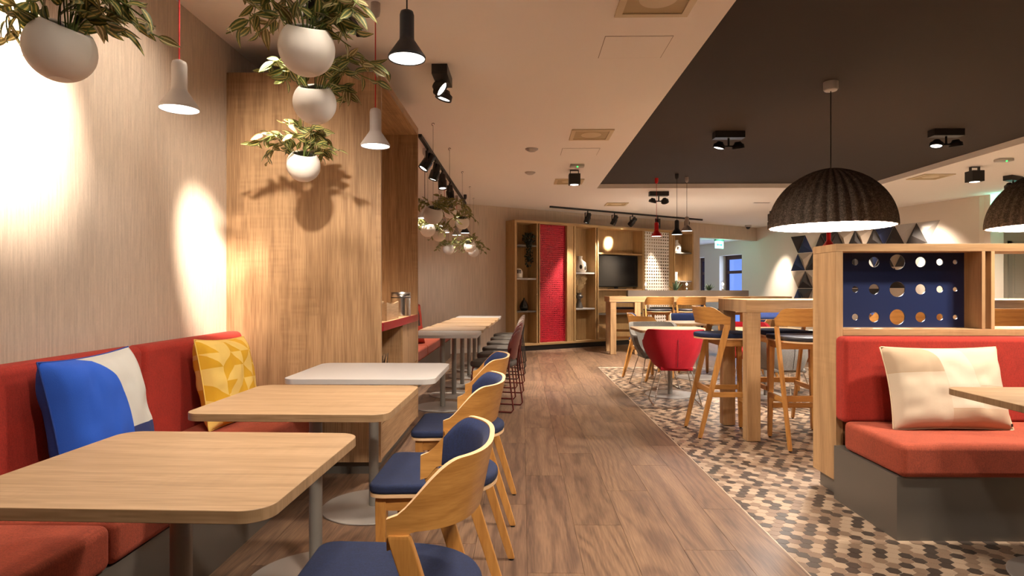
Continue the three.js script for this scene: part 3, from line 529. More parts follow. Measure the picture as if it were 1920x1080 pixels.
// ---------- oak divider with the blue perforated panel ----------
{
  const g = thing('room_divider', 'oak framed divider with perforated navy panel behind the red bench', 'divider', D(1.797, 0, 3.55)), Dp = 0.28, L = 2.35;
  const B = (x0, x1, y0, y1, za, zb, gr) => box(x0, x1, y0, y1, -zb, -za, gr, 0.0015);
  part(g, 'end_panel', B(0, 0.04, 0.095, 1.412, 0, Dp, 'y'), M.divider);
  part(g, 'top_panel', B(0, L, 1.413, 1.457, 0, Dp, 'x'), M.divider);
  part(g, 'lower_shelf', B(0.0405, L, 0.93, 0.968, 0, Dp, 'x'), M.divider);
  part(g, 'upright', B(0.826, 0.846, 0.9685, 1.4125, 0, Dp, 'y'), M.divider); part(g, 'upright', B(0.878, 0.899, 0.9685, 1.4125, 0, Dp, 'y'), M.divider);
  part(g, 'upright', B(L - 0.04, L, 0.095, 1.4125, 0, Dp, 'y'), M.divider);
  part(g, 'lower_panel', B(0.0405, L - 0.041, 0.095, 0.9295, 0.02, Dp - 0.01, 'x'), M.divider);
  part(g, 'plinth', B(0.03, L, 0, 0.0945, 0.02, Dp - 0.03, 'x'), M.plinth, 'dark recessed plinth');
  const s = new THREE.Shape(); s.moveTo(0.041, 0.969); s.lineTo(0.8255, 0.969); s.lineTo(0.8255, 1.412); s.lineTo(0.041, 1.412); s.closePath();
  const z = 3.69, cols = [1597.6, 1632.4, 1675, 1717.8, 1753, 1781], rad = [6, 9.5, 14.2, 9.5, 6.3, 4.2], rows = [491.9, 542.4, 593.9];
  cols.forEach((px, i) => rows.forEach((py) => { const x = (px - 980) * z / F - 1.797, y = EYE - (py - 541) * z / F, h = new THREE.Path(); h.absarc(x, y, rad[i] * z / F, 0, Math.PI * 2, true); s.holes.push(h); }));
  const e = new THREE.ExtrudeGeometry(s, { depth: 0.008, bevelEnabled: false, curveSegments: 22 }); e.translate(0, 0, -0.148);
  part(g, 'perforated_panel', e, std({ color: 0x14224a, roughness: 0.42 }), 'navy panel with three rows of round holes');
}

// ---------- angled shelf unit ----------
const SH = D(-0.15, 0, 11.62);
function perforated(x0, x1, y0, y1, z, th, nx, ny, rad) {
  const pos = [], K = 8, cw = (x1 - x0) / nx, ch = (y1 - y0) / ny;
  const sq = (k) => { const a = (k + 0.5) * Math.PI / 4, c = Math.cos(a), s = Math.sin(a), m = Math.max(Math.abs(c), Math.abs(s)); return [c / m * cw / 2, s / m * ch / 2]; };
  const quad = (a, b, c, d) => pos.push(...a, ...b, ...c, ...a, ...c, ...d);
  for (let i = 0; i < nx; i++) for (let j = 0; j < ny; j++) {
    const cx = x0 + (i + 0.5) * cw, cy = y0 + (j + 0.5) * ch, r = rad(i, j);
    for (let k = 0; k < K; k++) {
      const A = sq(k), B = sq(k + 1), c0 = Math.cos((k + 0.5) * Math.PI / 4), s0 = Math.sin((k + 0.5) * Math.PI / 4), c1 = Math.cos((k + 1.5) * Math.PI / 4), s1 = Math.sin((k + 1.5) * Math.PI / 4);
      const corner = Math.abs(A[0] - B[0]) > 1e-6 && Math.abs(A[1] - B[1]) > 1e-6 ? [Math.sign(A[0] + B[0]) * cw / 2, Math.sign(A[1] + B[1]) * ch / 2] : null;
      const P = (q, zz) => [cx + q[0], cy + q[1], zz], a = [c0 * r, s0 * r], b = [c1 * r, s1 * r];
      quad(P(A, z), P(B, z), P(b, z), P(a, z)); quad(P(a, z), P(b, z), P(b, z - th), P(a, z - th));
      if (corner) pos.push(...P(A, z), ...P(corner, z), ...P(B, z));
    }
  }
  const g = new THREE.BufferGeometry(); g.setAttribute('position', new THREE.Float32BufferAttribute(pos, 3)); g.computeVertexNormals(); return g;
}
const onShelf = (s, h, dz) => { const c = Math.cos(A33), n = Math.sin(A33); return V(SH.x + s * c + dz * n, h, SH.z - s * n + dz * c); };
{
  const g = thing('shelf_unit', 'wide oak wall unit with open bays, red and white perforated panels', 'shelf', SH, A33), L = 4.9, H = 2.51, T = 0.33;
  const B = (x0, x1, y0, y1, z0 = -T, z1 = 0, gr = 'y') => box(x0, x1, y0, y1, z0, z1, gr);
  part(g, 'plinth', B(0.0, L, 0, 0.1, -T, -0.04, 'x'), M.black, 'black plinth');
  part(g, 'bottom_board', B(0, L, 0.1, 0.14, -T, 0, 'x'), M.shelfWood); part(g, 'top_board', B(0, L, H - 0.05, H, -T, 0, 'x'), M.shelfWood);
  part(g, 'back_panel', B(0.05, L - 0.04, 0.14, H - 0.05, -T, -T + 0.015), M.shelfWood);
  for (const [a, b] of [[0, 0.05], [0.505, 0.53], [0.56, 0.582], [1.24, 1.27], [1.42, 1.465], [1.972, 1.995], [2.03, 2.055], [3.3, 3.325], [3.34, 3.36], [4.135, 4.16], [4.27, 4.295], [L - 0.04, L]]) part(g, 'upright', B(a, b, 0.14, H - 0.05), M.shelfWood);
  part(g, 'filler_panel', B(1.27, 1.42, 0.14, H - 0.05, -0.04, -0.02), M.shelfWood); part(g, 'filler_panel', B(4.16, 4.27, 0.14, H - 0.05, -0.04, -0.02), M.shelfWood);
  const shelf = (a, b, y, m, l) => part(g, 'shelf_board', B(a, b, y - 0.03, y, -T + 0.016, -0.02, 'x'), m, l);
  shelf(0.051, 0.504, 2.04, M.plinth, 'dark grey shelf'); shelf(0.051, 0.504, 1.40, M.white, 'white shelf'); shelf(0.051, 0.504, 0.77, M.plinth, 'dark grey shelf');
  shelf(1.466, 1.971, 1.53, M.white, 'white shelf'); shelf(1.466, 1.971, 0.8, M.white, 'white shelf');
  shelf(2.056, 3.299, 1.95, M.shelfWood); shelf(2.056, 3.299, 1.19, M.divider, 'pale oak shelf under the television'); shelf(2.056, 3.299, 0.68, M.plinth, 'dark grey shelf');
  shelf(4.296, 4.859, 2.03, M.plinth, 'dark grey shelf'); shelf(4.296, 4.859, 1.38, M.white, 'white shelf');
  part(g, 'perforated_panel', perforated(0.583, 1.239, 0.15, 2.455, -0.06, 0.006, 16, 56, (i, j) => 0.0085 + 0.003 * Math.sin(j * 0.55) * Math.sin(i * 0.8)), std({ color: 0xb00824, roughness: 0.65, side: THREE.DoubleSide }), 'crimson panel with rows of small round holes');
  part(g, 'panel_backing', B(0.583, 1.239, 0.15, 2.45, -T + 0.016, -T + 0.02), std({ color: 0xe6ddd0, roughness: 0.8 }), 'pale board behind the crimson panel');
  part(g, 'perforated_panel', perforated(3.361, 4.134, 0.15, 2.455, -0.03, 0.006, 11, 33, (i, j) => 0.019 + 0.003 * Math.sin(j * 0.4)), std({ color: 0xdcd3c6, roughness: 0.5, side: THREE.DoubleSide }), 'white panel with rows of round holes');
}
{ // things on the shelves
  const tv = thing('television', 'flat black television in the middle of the shelf unit', 'television', onShelf(2.69, 1.19, -0.14), A33);
  part(tv, 'casing', box(-0.575, 0.575, 0.045, 0.72, -0.03, 0.02, 'x', 0.008), M.black); part(tv, 'screen', box(-0.56, 0.56, 0.065, 0.705, 0.0201, 0.0215), std({ color: 0x07080a, roughness: 0.12 }), 'glossy dark screen');
  part(tv, 'stand', merge([box(-0.2, 0.2, 0, 0.012, -0.09, 0.07, 'x', 0.004), box(-0.04, 0.04, 0.01, 0.1, -0.05, -0.02)]), M.black);
  const jug = (lab, pos, k, mat, spots) => { const g = thing('ceramic_vase', lab, 'vase', pos, A33); part(g, 'body', lathe([[0, 0], [0.085, 0], [0.105, 0.03], [0.108, 0.12], [0.09, 0.17], [0.05, 0.2], [0.038, 0.23], [0.045, 0.27], [0.036, 0.27], [0.03, 0.235], [0, 0.2]].map(([a, b]) => [a * k, b * k]), 36), mat);
    if (spots) part(g, 'painted_mark', merge([[-0.5, 0.09], [0.35, 0.07], [0.75, 0.13]].map(([a, h]) => { const e = new THREE.SphereGeometry(0.024 * k, 12, 8); e.scale(1, 1.5, 0.25); e.translate(0, 0, 0.1065 * k); e.rotateY(a); e.translate(0, h * k, 0); return e; })), M.soil, 'dark painted marks'); return g; };
  const cer = std({ color: 0xe4dbcd, roughness: 0.5 });
  jug('white ceramic jug with dark marks on the shelf above the pampas vase', onShelf(1.68, 1.53, -0.15), 1.25, cer, true);
  jug('small white ceramic vase with dark marks on the shelf right of the white panel', onShelf(4.5, 2.03, -0.15), 1.05, cer, true);
  const lan = thing('ceramic_lantern', 'small white domed ceramic lantern with slots on the left bay shelf', 'lantern', onShelf(0.16, 1.40, -0.14), A33 - 0.3);
  part(lan, 'body', lathe([[0, 0], [0.085, 0], [0.092, 0.02], [0.092, 0.12], [0.07, 0.17], [0.03, 0.19], [0, 0.193]], 36), cer); part(lan, 'slot', merge([-0.35, 0, 0.35].map((a) => { const e = box(-0.009, 0.009, 0.09, 0.16, 0, 0.012, 'y', 0.004); e.translate(0, 0, 0.082); e.rotateY(a); return e; })), M.black);
  const dv = thing('bottle_vase', 'dark drop shaped vase on the low left bay shelf', 'vase', onShelf(0.3, 0.77, -0.14)); part(dv, 'body', lathe([[0, 0], [0.055, 0], [0.085, 0.05], [0.088, 0.09], [0.06, 0.16], [0.02, 0.215], [0.014, 0.24], [0.018, 0.245], [0.01, 0.24], [0, 0.2]], 36), M.blackGloss);
  part(dv, 'neck_ring', new THREE.TorusGeometry(0.016, 0.004, 8, 24).rotateX(Math.PI / 2).translate(0, 0.243, 0), M.blackGloss);
  const pv = thing('pampas_vase', 'dark waisted vase filled with cream pampas grass', 'vase', onShelf(1.66, 0.8, -0.15));
  part(pv, 'body', lathe([[0, 0], [0.085, 0], [0.088, 0.01], [0.035, 0.16], [0.04, 0.19], [0.075, 0.215], [0.08, 0.235], [0.075, 0.255], [0.045, 0.275], [0.06, 0.31], [0.052, 0.31], [0.035, 0.28], [0, 0.27]], 40), std({ color: 0x3b3632, roughness: 0.3 }));
  const plume = std({ color: 0xe6d2a8, roughness: 1 });
  for (const [a, b, l] of [[-0.32, 0.1, 0.34], [-0.12, -0.1, 0.4], [0.2, 0.1, 0.4], [0.42, 0, 0.42], [0.33, -0.2, 0.33], [-0.22, 0.25, 0.3]]) {
    const list = [], top = V(Math.sin(a) * l * 0.8, Math.cos(a) * l * 0.8, b * 0.3), st = rod(V(0, 0.2, 0), V(top.x * 0.7, 0.29 + top.y * 0.7, top.z * 0.7), 0.003);
    for (let i = 0; i < 130; i++) { const t = 0.3 + 0.7 * rnd(), c = V(top.x * t, 0.29 + top.y * t, top.z * t), d = V(rr(-1, 1), rr(0.4, 1.6), rr(-1, 1)).normalize().multiplyScalar(0.075 * (1.15 - 0.6 * Math.abs(t - 0.6))); list.push(rod(c, c.clone().add(d), 0.0065, 0.001, 4)); }
    part(pv, 'pampas_plume', merge([st, ...list]), plume);
  }
  const hp = thing('trailing_plant', 'dark trailing plant in a small pot on the top left bay shelf', 'plant', onShelf(0.37, 2.04, -0.08));
  part(hp, 'pot', lathe([[0, 0], [0.05, 0], [0.07, 0.1], [0.06, 0.1], [0.045, 0.08], [0, 0.08]], 24), M.black);
  const lv = []; for (let i = 0; i < 260; i++) { const a = rr(0, 6.28), r = rr(0.03, 0.12), y = i < 120 ? rr(0.06, 0.24) : rr(-0.42, 0.1), e = new THREE.CircleGeometry(0.017, 5); e.scale(1, 1.5, 1); e.rotateX(rr(-1, 1)); e.rotateY(rr(0, 6)); e.translate(Math.cos(a) * r * (i < 120 ? 1 : 0.7), y, i < 120 ? Math.sin(a) * r : 0.085 + rr(0.0, 0.05)); lv.push(e); }
  const fol = part(hp, 'foliage', merge(lv), std({ color: 0x232c1a, roughness: 0.8, side: THREE.DoubleSide })); fol.userData.kind = 'stuff';
  const bk = thing('white_brochure', 'open white brochure standing on the shelf of the right bay', 'brochure', onShelf(4.42, 1.38, -0.12), A33 + 0.9); part(bk, 'cover', merge([box(-0.001, 0.001, 0, 0.2, -0.06, 0.06), box(-0.001, 0.001, 0, 0.2, -0.06, 0.06).rotateY(0.7).translate(0.05, 0, -0.01)]), M.white);
}
// ---------- triangular relief tiles on the right wall ----------
{
  const cols = { n: std({ color: 0x172446, roughness: 0.6 }), d: std({ color: 0x2c2420, roughness: 0.7 }), t: std({ color: 0x9c8a78, roughness: 0.8 }), g: std({ color: 0xb9b2ab, roughness: 0.8 }) };
  const word = { n: 'navy', d: 'dark brown', t: 'taupe', g: 'light grey' };
  const S = 0.474, Hh = 0.415, beta = -Math.atan2(0.955, 0.297), base = D(CORNER[0], 0, CORNER[1]);
  const tri = (k, row, up, c) => {
    const t0 = 1.225 + k * S / 2, y1 = 2.45 - row * Hh, y0 = y1 - Hh, e = 0.006;
    const v = up ? [V(t0 + e, y0 + e, 0.005), V(t0 + S - e, y0 + e, 0.005), V(t0 + S / 2, y1 - e * 1.6, 0.005)] : [V(t0 + e, y1 - e, 0.005), V(t0 + S / 2, y0 + e * 1.6, 0.005), V(t0 + S - e, y1 - e, 0.005)];
    const o = v[0].clone().add(v[1]).add(v[2]).divideScalar(3); v.forEach((p) => p.sub(V(o.x, y0, 0)));
    const ap = V((k * 37 % 5 - 2) * 0.03, up ? Hh * 0.4 : Hh * 0.6, 0.075), pos = [];
    for (const [a, b] of [[0, 1], [1, 2], [2, 0]]) pos.push(...v[a].toArray(), ...v[b].toArray(), ...ap.toArray());
    for (const [a, b] of [[0, 1], [1, 2], [2, 0]]) { const A = v[a], B = v[b], A2 = V(A.x, A.y, 0.001), B2 = V(B.x, B.y, 0.001); pos.push(...A.toArray(), ...A2.toArray(), ...B2.toArray(), ...A.toArray(), ...B2.toArray(), ...B.toArray()); }
    const geo = new THREE.BufferGeometry(); geo.setAttribute('position', new THREE.Float32BufferAttribute(pos, 3)); geo.computeVertexNormals();
    const cb = Math.cos(beta), sb = Math.sin(beta), m = shadows(new THREE.Mesh(geo, cols[c]));
    m.name = numbered('relief_tile'); m.position.set(base.x + o.x * cb, y0, base.z - o.x * sb); m.rotation.y = beta;
    m.userData = { label: word[c] + ' pyramid shaped triangular wall tile ' + (up ? 'pointing up' : 'pointing down') + ' in the ' + ['topmost', 'second', 'third', 'fourth', 'lowest'][row] + ' row of the relief', category: 'wall tile', group: word[c] + ' relief tiles ' + (up ? 'pointing up' : 'pointing down') + ' in row ' + (row + 1) };
    scene.add(m);
  };
  const pat = [ // rows from the top; column k: even = pointing down, odd = pointing up ('.' = bare wall)
    ['dn.dddtdtdndgdg', 1], ['ntdgdntdgndtdg.', 0], ['tdtgndtdngtd.', 1], ['ndtdgtndtd', 0], ['tdgdnt', 1]];
  // the top left tile points down; each lower row is shifted so that tips meet
  pat.forEach(([s, p], r) => [...s].forEach((c, k) => { if (c !== '.') tri(k, r, r % 2 ? k % 2 === 0 : k % 2 === 1, c); }));
}

// ---------- lamps ----------
function torchLamp(label, pos, top, shade, cord, o = {}) {
  const g = thing('pendant_lamp', label, 'lamp', pos, 0, o.group), R = 0.08, yr = top - pos.y;
  part(g, 'shade', lathe([[R - 0.003, 0.002], [R, 0], [R + 0.001, 0.01], [R - 0.004, 0.018], [0.04, 0.072], [0.034, 0.08], [0.0315, 0.088], [0.031, 0.1], [0.031, 0.19], [0.027, 0.205], [0.012, 0.213], [0, 0.214]], 40), shade);
  part(g, 'diffuser', lathe([[0, 0.004], [R - 0.004, 0.004], [R - 0.004, 0.007], [0, 0.007]], 40), o.glow ?? M.glow);
  part(g, 'cord', rod(V(0, 0.21, 0), V(0, yr - 0.05, 0), 0.0032, 0.0032, 8), cord);
  part(g, 'canopy', lathe([[0.004, yr - 0.085], [0.022, yr - 0.07], [0.027, yr - 0.045], [0.027, yr - 0.001]], 20), o.canopy ?? shade);
  const s = addSpot(g, V(0, 0.0, 0), V(0, -1, 0), o.cd ?? 10, 80, 0.9, SOFT, 4); return g;
}
const tl = { cd: 1.5 };
torchLamp('white torch pendant on a red cord beside the wallpapered wall', D(-1.47, 1.965, 2.6), CEIL, M.lampWhite, M.redCord, tl);
torchLamp('pale grey torch pendant on a red cord before the oak cabinet', D(-0.815, 1.985, 3.38), CEIL, M.lampGrey, M.redCord, tl);
torchLamp('dark charcoal torch pendant above the near oak tables', D(-0.5, 2.19, 2.64), CEIL, M.lampNavy, M.black, tl);
const fl = { cd: 5 };
torchLamp('red torch pendant on a red cord near the shelf unit', D(2.0, 1.98, 9.2), DARK, M.lampRed, M.redCord, fl);
torchLamp('navy torch pendant between the red and grey ones near the shelf unit', D(2.22, 1.975, 8.87), DARK, M.lampNavy, M.black, fl);
torchLamp('grey torch pendant beside the navy one near the shelf unit', D(2.43, 2.05, 9.12), DARK, M.lampGrey, M.black, fl);
torchLamp('red torch pendant hanging behind the oak divider', D(4.55, 1.83, 9.2), DARK, M.lampRed, M.redCord, fl);
[[833, 436, 9.3, 'lampGrey', 'grey torch pendant among the far hanging planters, lowest of them'], [872, 437, 10.3, 'lampNavy', 'dark torch pendant behind the far hanging planters by the angled wall'], [825, 424, 9.7, 'lampWhite', 'white torch pendant among the far hanging planters, behind the largest pot'], [796, 409, 6.9, 'lampWhite', 'white torch pendant just past the oak cabinet edge'], [856, 441, 10.4, 'lampGrey', 'pale torch pendant at the middle of the far hanging planters']].forEach(([px, py, z, m, l], i) =>
  torchLamp(l, D((px - 980) * z / F, EYE - (py - 541) * z / F, z), CEIL, M[m], i % 2 ? M.black : M.redCord, { cd: 1.0 }));

const o_bell = 13;
function bell(label, x, z) {
  const y = 1.69, R = 0.455, H = 0.47, g = thing('bell_pendant', label, 'lamp', D(x, y, z)), N = 240, K = 26, pts = [];
  const build = (off) => { const pos = [], uv = [], tri = [], W = K + 1; for (let i = 0; i <= N; i++) for (let j = 0; j <= K; j++) { const a = i / N * Math.PI * 2, t = j / K * Math.PI / 2 * 0.985, rr0 = Math.pow(Math.cos(t), 1.12), hh = Math.sin(t), rib = 0.02 * Math.abs(Math.sin(a * 18)) * Math.min(1, rr0 * 1.5), r = (R - off) * rr0 + rib * 1.2 - 0.01; pos.push(Math.cos(a) * r, (H - off) * hh, Math.sin(a) * r); uv.push(a * R, t * H); }
    for (let i = 0; i < N; i++) for (let j = 0; j < K; j++) { const a = i * W + j, b = a + W; tri.push(a, a + 1, b + 1, a, b + 1, b); }
    const q = new THREE.BufferGeometry(); q.setAttribute('position', new THREE.Float32BufferAttribute(pos, 3)); q.setAttribute('uv', new THREE.Float32BufferAttribute(uv, 2)); q.setIndex(tri); q.computeVertexNormals(); return q; };
  part(g, 'shade', build(0), M.felt); part(g, 'shade_lining', build(0.012), M.feltWhite, 'white felt lining');
  const ring = []; for (let i = 0; i < N; i++) { const q = (k, off) => { const a = k / N * Math.PI * 2, r = R - off + 0.02 * 1.2 * Math.abs(Math.sin(a * 18)) - 0.01; return [Math.cos(a) * r, -0.0005, Math.sin(a) * r]; }; ring.push(...q(i, 0), ...q(i + 1, 0), ...q(i + 1, 0.012), ...q(i, 0), ...q(i + 1, 0.012), ...q(i, 0.012)); }
  const rg = new THREE.BufferGeometry(); rg.setAttribute('position', new THREE.Float32BufferAttribute(ring, 3)); rg.computeVertexNormals(); part(g, 'rim', rg, M.felt);
  part(g, 'cord', rod(V(0, H - 0.02, 0), V(0, DARK - y - 0.05, 0), 0.004), M.black); part(g, 'canopy', lathe([[0, DARK - y - 0.075], [0.045, DARK - y - 0.072], [0.055, DARK - y - 0.06], [0.055, DARK - y - 0.001]], 28), M.white);
  part(g, 'bulb', new THREE.SphereGeometry(0.06, 20, 14).translate(0, 0.24, 0), M.glow); part(g, 'bulb_holder', rod(V(0, 0.29, 0), V(0, H - 0.02, 0), 0.022), M.white);
  const p = new THREE.PointLight(SOFT, o_bell, 0, 2); p.position.set(0, 0.24, 0); p.castShadow = true; p.shadow.radius = 3; p.name = 'lamp_light'; g.add(p); return g;
}

bell('dark felt bell pendant with white lining above the high bar table', 2.46, 4.94);
bell('dark felt bell pendant above the far half of the high bar table', 4.24, 4.94);

// double spot: box on the ceiling, two round heads
function headGeo(dir) { const q = new THREE.Quaternion().setFromUnitVectors(V(0, -1, 0), dir.clone().normalize()); const b = lathe([[0, 0.05], [0.03, 0.05], [0.04, 0.03], [0.06, 0.018], [0.063, -0.02], [0.058, -0.022], [0.054, -0.012], [0, -0.008]], 28), l = lathe([[0, -0.0125], [0.05, -0.0125], [0.05, -0.011], [0, -0.011]], 28); b.applyQuaternion(q); l.applyQuaternion(q); return { b, l }; }
function doubleSpot(label, x, z, top, turn, aims, cd, deg = 22) {
  const g = thing('double_spotlight', label, 'spotlight', D(x, top, z), turn);
  part(g, 'mounting_box', box(-0.155, 0.155, -0.07, -0.001, -0.055, 0.055), M.black);
  part(g, 'stem', rod(V(0, -0.07, 0), V(0, -0.16, 0), 0.011), M.black); part(g, 'yoke', rod(V(-0.05, -0.155, 0), V(0.05, -0.155, 0), 0.01), M.black);
  g.updateMatrixWorld(true);
  [-1, 1].forEach((s, i) => {
    const c = V(s * 0.1, -0.155, 0), aim = g.worldToLocal(aims[i].clone()), dir = aim.clone().sub(c).normalize(), h = headGeo(dir); h.b.translate(c.x, c.y, c.z); h.l.translate(c.x, c.y, c.z);
    const hd = part(g, 'lamp_head', h.b, M.black); part(hd, 'lens', h.l, M.glow);
    if (cd) addSpot(g, c.clone().addScaledVector(dir, 0.03), aim, cd, deg, 1, WARM, 4);
  });
  return g;
}
function boxSpot(label, x, z, cd, aim) {
  const g = thing('box_spotlight', label, 'spotlight', D(x, CEIL, z));
  part(g, 'housing', box(-0.075, 0.075, -0.195, -0.055, -0.075, 0.075, 'x', 0.003), M.black);
  part(g, 'bracket', merge([box(-0.058, -0.05, -0.06, -0.001, -0.02, 0.02), box(0.05, 0.058, -0.06, -0.001, -0.02, 0.02), box(-0.058, 0.058, -0.009, -0.001, -0.02, 0.02)]), M.black);
  part(g, 'lens', lathe([[0, -0.197], [0.055, -0.197], [0.055, -0.195], [0, -0.195]], 24), M.glow);
  if (cd) addSpot(g, V(0, -0.21, 0), V(aim.x - x, aim.y - CEIL, aim.z + z), cd * KW, 50, 1, WARM, 4);
}
function trackHead(g, c, dir, name = 'spot_head') {   // c: point on the rail, dir: aim direction (local)
  const q = new THREE.Quaternion().setFromUnitVectors(V(0, -1, 0), dir.clone().normalize()), p = c.clone().add(V(0, -0.15, 0));
  const b = lathe([[0, 0.1], [0.042, 0.1], [0.048, 0.09], [0.048, 0.02], [0.058, 0.015], [0.059, -0.095], [0.052, -0.098], [0.048, -0.084], [0, -0.078]], 24), l = lathe([[0, -0.085], [0.046, -0.085], [0.046, -0.083], [0, -0.083]], 24);
  b.applyQuaternion(q); l.applyQuaternion(q); b.translate(p.x, p.y, p.z); l.translate(p.x, p.y, p.z);
  const h = part(g, name, b, M.blackGloss); part(h, 'lens', l, M.glow);
  part(h, 'yoke', merge([rod(c, c.clone().add(V(0, -0.04, 0)), 0.012), box(-0.07, 0.07, -0.046, -0.038, -0.012, 0.012).translate(c.x, c.y, c.z), box(-0.07, -0.063, -0.16, -0.038, -0.012, 0.012).translate(c.x, c.y, c.z), box(0.063, 0.07, -0.16, -0.038, -0.012, 0.012).translate(c.x, c.y, c.z)]), M.black);
  return p.addScaledVector(dir.clone().normalize(), 0.115);
}
function track(name, label, pos, turn, len, heads) {
  const g = thing('track_light', label, 'track light', pos, turn); part(g, 'rail', box(0, len, -0.035, -0.001, -0.018, 0.018, 'x'), M.black); g.updateMatrixWorld(true);
  for (const [s, aim, cd, deg, pen] of heads) { const c = V(s, -0.035, 0), a = g.worldToLocal(aim.clone()), p = trackHead(g, c, a.clone().sub(c)); if (cd) addSpot(g, p, a, cd, deg, pen ?? 0.8, WARM, 2); }
  return g;
}
// near rail above the banquette, running away from the viewer (local x = depth)
const KA = 1, KW = 1;
track('near', 'black ceiling track above the near tables lighting the wallpapered wall', D(-1.0, CEIL, 0.3), Math.PI / 2, 3.45, [
  [0.5, D(-0.9, 0.75, 1.5), 2 * KA, 36], [1.0, D(-1.9, 1.9, 1.45), 7 * KA, 34], [1.5, D(-1.9, 2.0, 2.1), 62 * KA, 25], [1.85, D(-1.45, 1.7, 3.9), 15 * KA, 28], [2.1, D(-0.85, 0.75, 2.6), 1.5 * KA, 34], [2.35, D(-1.9, 2.1, 2.9), 3 * KA, 34], [2.62, D(-1.9, 1.3, 3.72), 50 * KA, 15]]);
track('far', 'black ceiling track with four spots above the far tables', D(-1.05, CEIL, 6.25), Math.PI / 2, 5.0, [
  [0.5, D(-1.9, 1.3, 6.3), 22 * KA, 28], [1.1, D(-1.6, 0.9, 7.2), 16 * KA, 30], [1.75, D(-0.9, 0.75, 7.6), 16 * KA, 36], [2.6, D(-0.9, 0.75, 9.2), 18 * KA, 36]]);
// rail in front of the shelf unit
{ const s = (v, h, dz = -0.25) => onShelf(v, h, dz), p = onShelf(0.62, CEIL, 0.28);
  track('shelf', 'black ceiling track with five spots in front of the shelf unit', p, A33, 4.25, [
    [0.92, s(0.93, 0.6, -0.06), 30 * KA, 19, 1], [1.62, s(1.75, 1.1), 26 * KA, 19, 1], [2.12, s(2.6, 2.2, -0.3), 45 * KA, 12, 1], [2.85, s(3.72, 0.95, -0.03), 26 * KA, 19, 1], [3.75, s(4.55, 1.4), 30 * KA, 17, 1]]); }

doubleSpot('black double spotlight on the white ceiling past the oak cabinet top', -0.585, 4.45, CEIL, Math.PI / 2, [D(1.85, 0.75, 4.1), D(-1.08, 1.05, 4.55)], 26 * KW, 30);
doubleSpot('black double spotlight on the dark ceiling left of the bell pendant', 2.17, 6.5, DARK, 0, [D(1.5, 0.5, 6.6), D(2.6, 0.7, 6.9)], 24 * KW, 48);
doubleSpot('black double spotlight on the dark ceiling right of the bell pendant', 4.4, 6.45, DARK, 0, [D(3.9, 0.7, 6.2), D(4.8, 0, 6.6)], 45 * KW, 48);
doubleSpot('black double spotlight above the red torch pendant', 2.22, 10.05, CEIL, 0, [D(1.5, 0, 10.4), D(2.9, 1.0, 11.3)], 40 * KW, 44);
doubleSpot('black double spotlight near the pale wall with relief tiles', 6.75, 11.5, CEIL, 0.3, [D(7.4, 1.95, 11.4), D(6.6, 1.4, 13.7)], 26 * KW, 30);
doubleSpot('black double spotlight beside the green exit sign', 6.9, 8.75, CEIL, 0.5, [D(7.6, 1.2, 9.4), D(6.4, 0, 8.6)], 45 * KW, 44);
doubleSpot('black double spotlight by the opening to the back room', 6.0, 14.7, CEIL, 0, [D(6.36, 1.2, 15.2), D(5.2, 0, 14.2)], 30 * KW, 22);
// the same fitting on the dark field over the bench, outside the frame
doubleSpot('black double spotlight over the red bench', 3.2, 2.6, DARK, 0, [D(2.15, 0.6, 3.4), D(2.9, 0.6, 3.3)], 18 * KW, 40);
doubleSpot('black double spotlight over the aisle edge of the tile field', 1.75, 2.0, DARK, 0, [D(1.5, 0, 3.0), D(2.3, 0.7, 2.4)], 6 * KW, 46);
doubleSpot('black double spotlight over the aisle near the first tables', -0.45, 1.7, CEIL, 0, [D(-0.8, 0.7, 1.5), D(0.1, 0, 2.6)], 3 * KW, 52);
doubleSpot('black double spotlight over the aisle between the near tables and the bench', 0.4, 2.7, CEIL, 0, [D(-0.45, 0.55, 2.2), D(-0.35, 0.5, 3.3)], 9 * KW, 44);
doubleSpot('black double spotlight over the start of the aisle', 0.75, 0.3, CEIL, 0, [D(-0.5, 0.6, 1.7), D(0.3, 0, 3.3)], 12 * KW, 44);
boxSpot('black box spotlight on brackets in the middle of the white ceiling', 0.69, 8.2, 52, D(0.5, 0, 8.6));
boxSpot('black box spotlight on brackets beside the dark recess near the bell pendants', 5.87, 8.07, 60, D(5.9, 0, 8.2));
boxSpot('black box spotlight on brackets beyond the large bell pendant', 5.1, 12.6, 60, D(5.0, 0, 12.8));

// ---------- ceiling fittings ----------
const ceilPx = (px, py) => { const z = F * (CEIL - EYE) / (541 - py); return [(px - 980) * z / F, z]; };
function vent(label, x, z, w, d) { const g = thing('ceiling_vent', label, 'vent', D(x, CEIL, z)), m = std({ color: 0xc9b894, roughness: 0.5 });
  part(g, 'frame', merge([box(-w / 2, w / 2, -0.012, -0.001, -d / 2, -d / 2 + 0.04), box(-w / 2, w / 2, -0.012, -0.001, d / 2 - 0.04, d / 2), box(-w / 2, -w / 2 + 0.04, -0.012, -0.001, -d / 2 + 0.04, d / 2 - 0.04), box(w / 2 - 0.04, w / 2, -0.012, -0.001, -d / 2 + 0.04, d / 2 - 0.04)]), m);
  part(g, 'grille', box(-w / 2 + 0.04, w / 2 - 0.04, -0.005, -0.001, -d / 2 + 0.04, d / 2 - 0.04), std({ color: 0xb09d78, roughness: 0.7 })); part(g, 'diffuser_disc', lathe([[0, -0.009], [w * 0.24, -0.009], [w * 0.25, -0.005]], 36), m); }
vent('square ceiling air diffuser beside the dark recess, close to the top', 0.74, 3.35, 0.42, 0.42); vent('square ceiling air diffuser above the aisle in the middle of the ceiling', 0.7, 6.3, 0.42, 0.42);
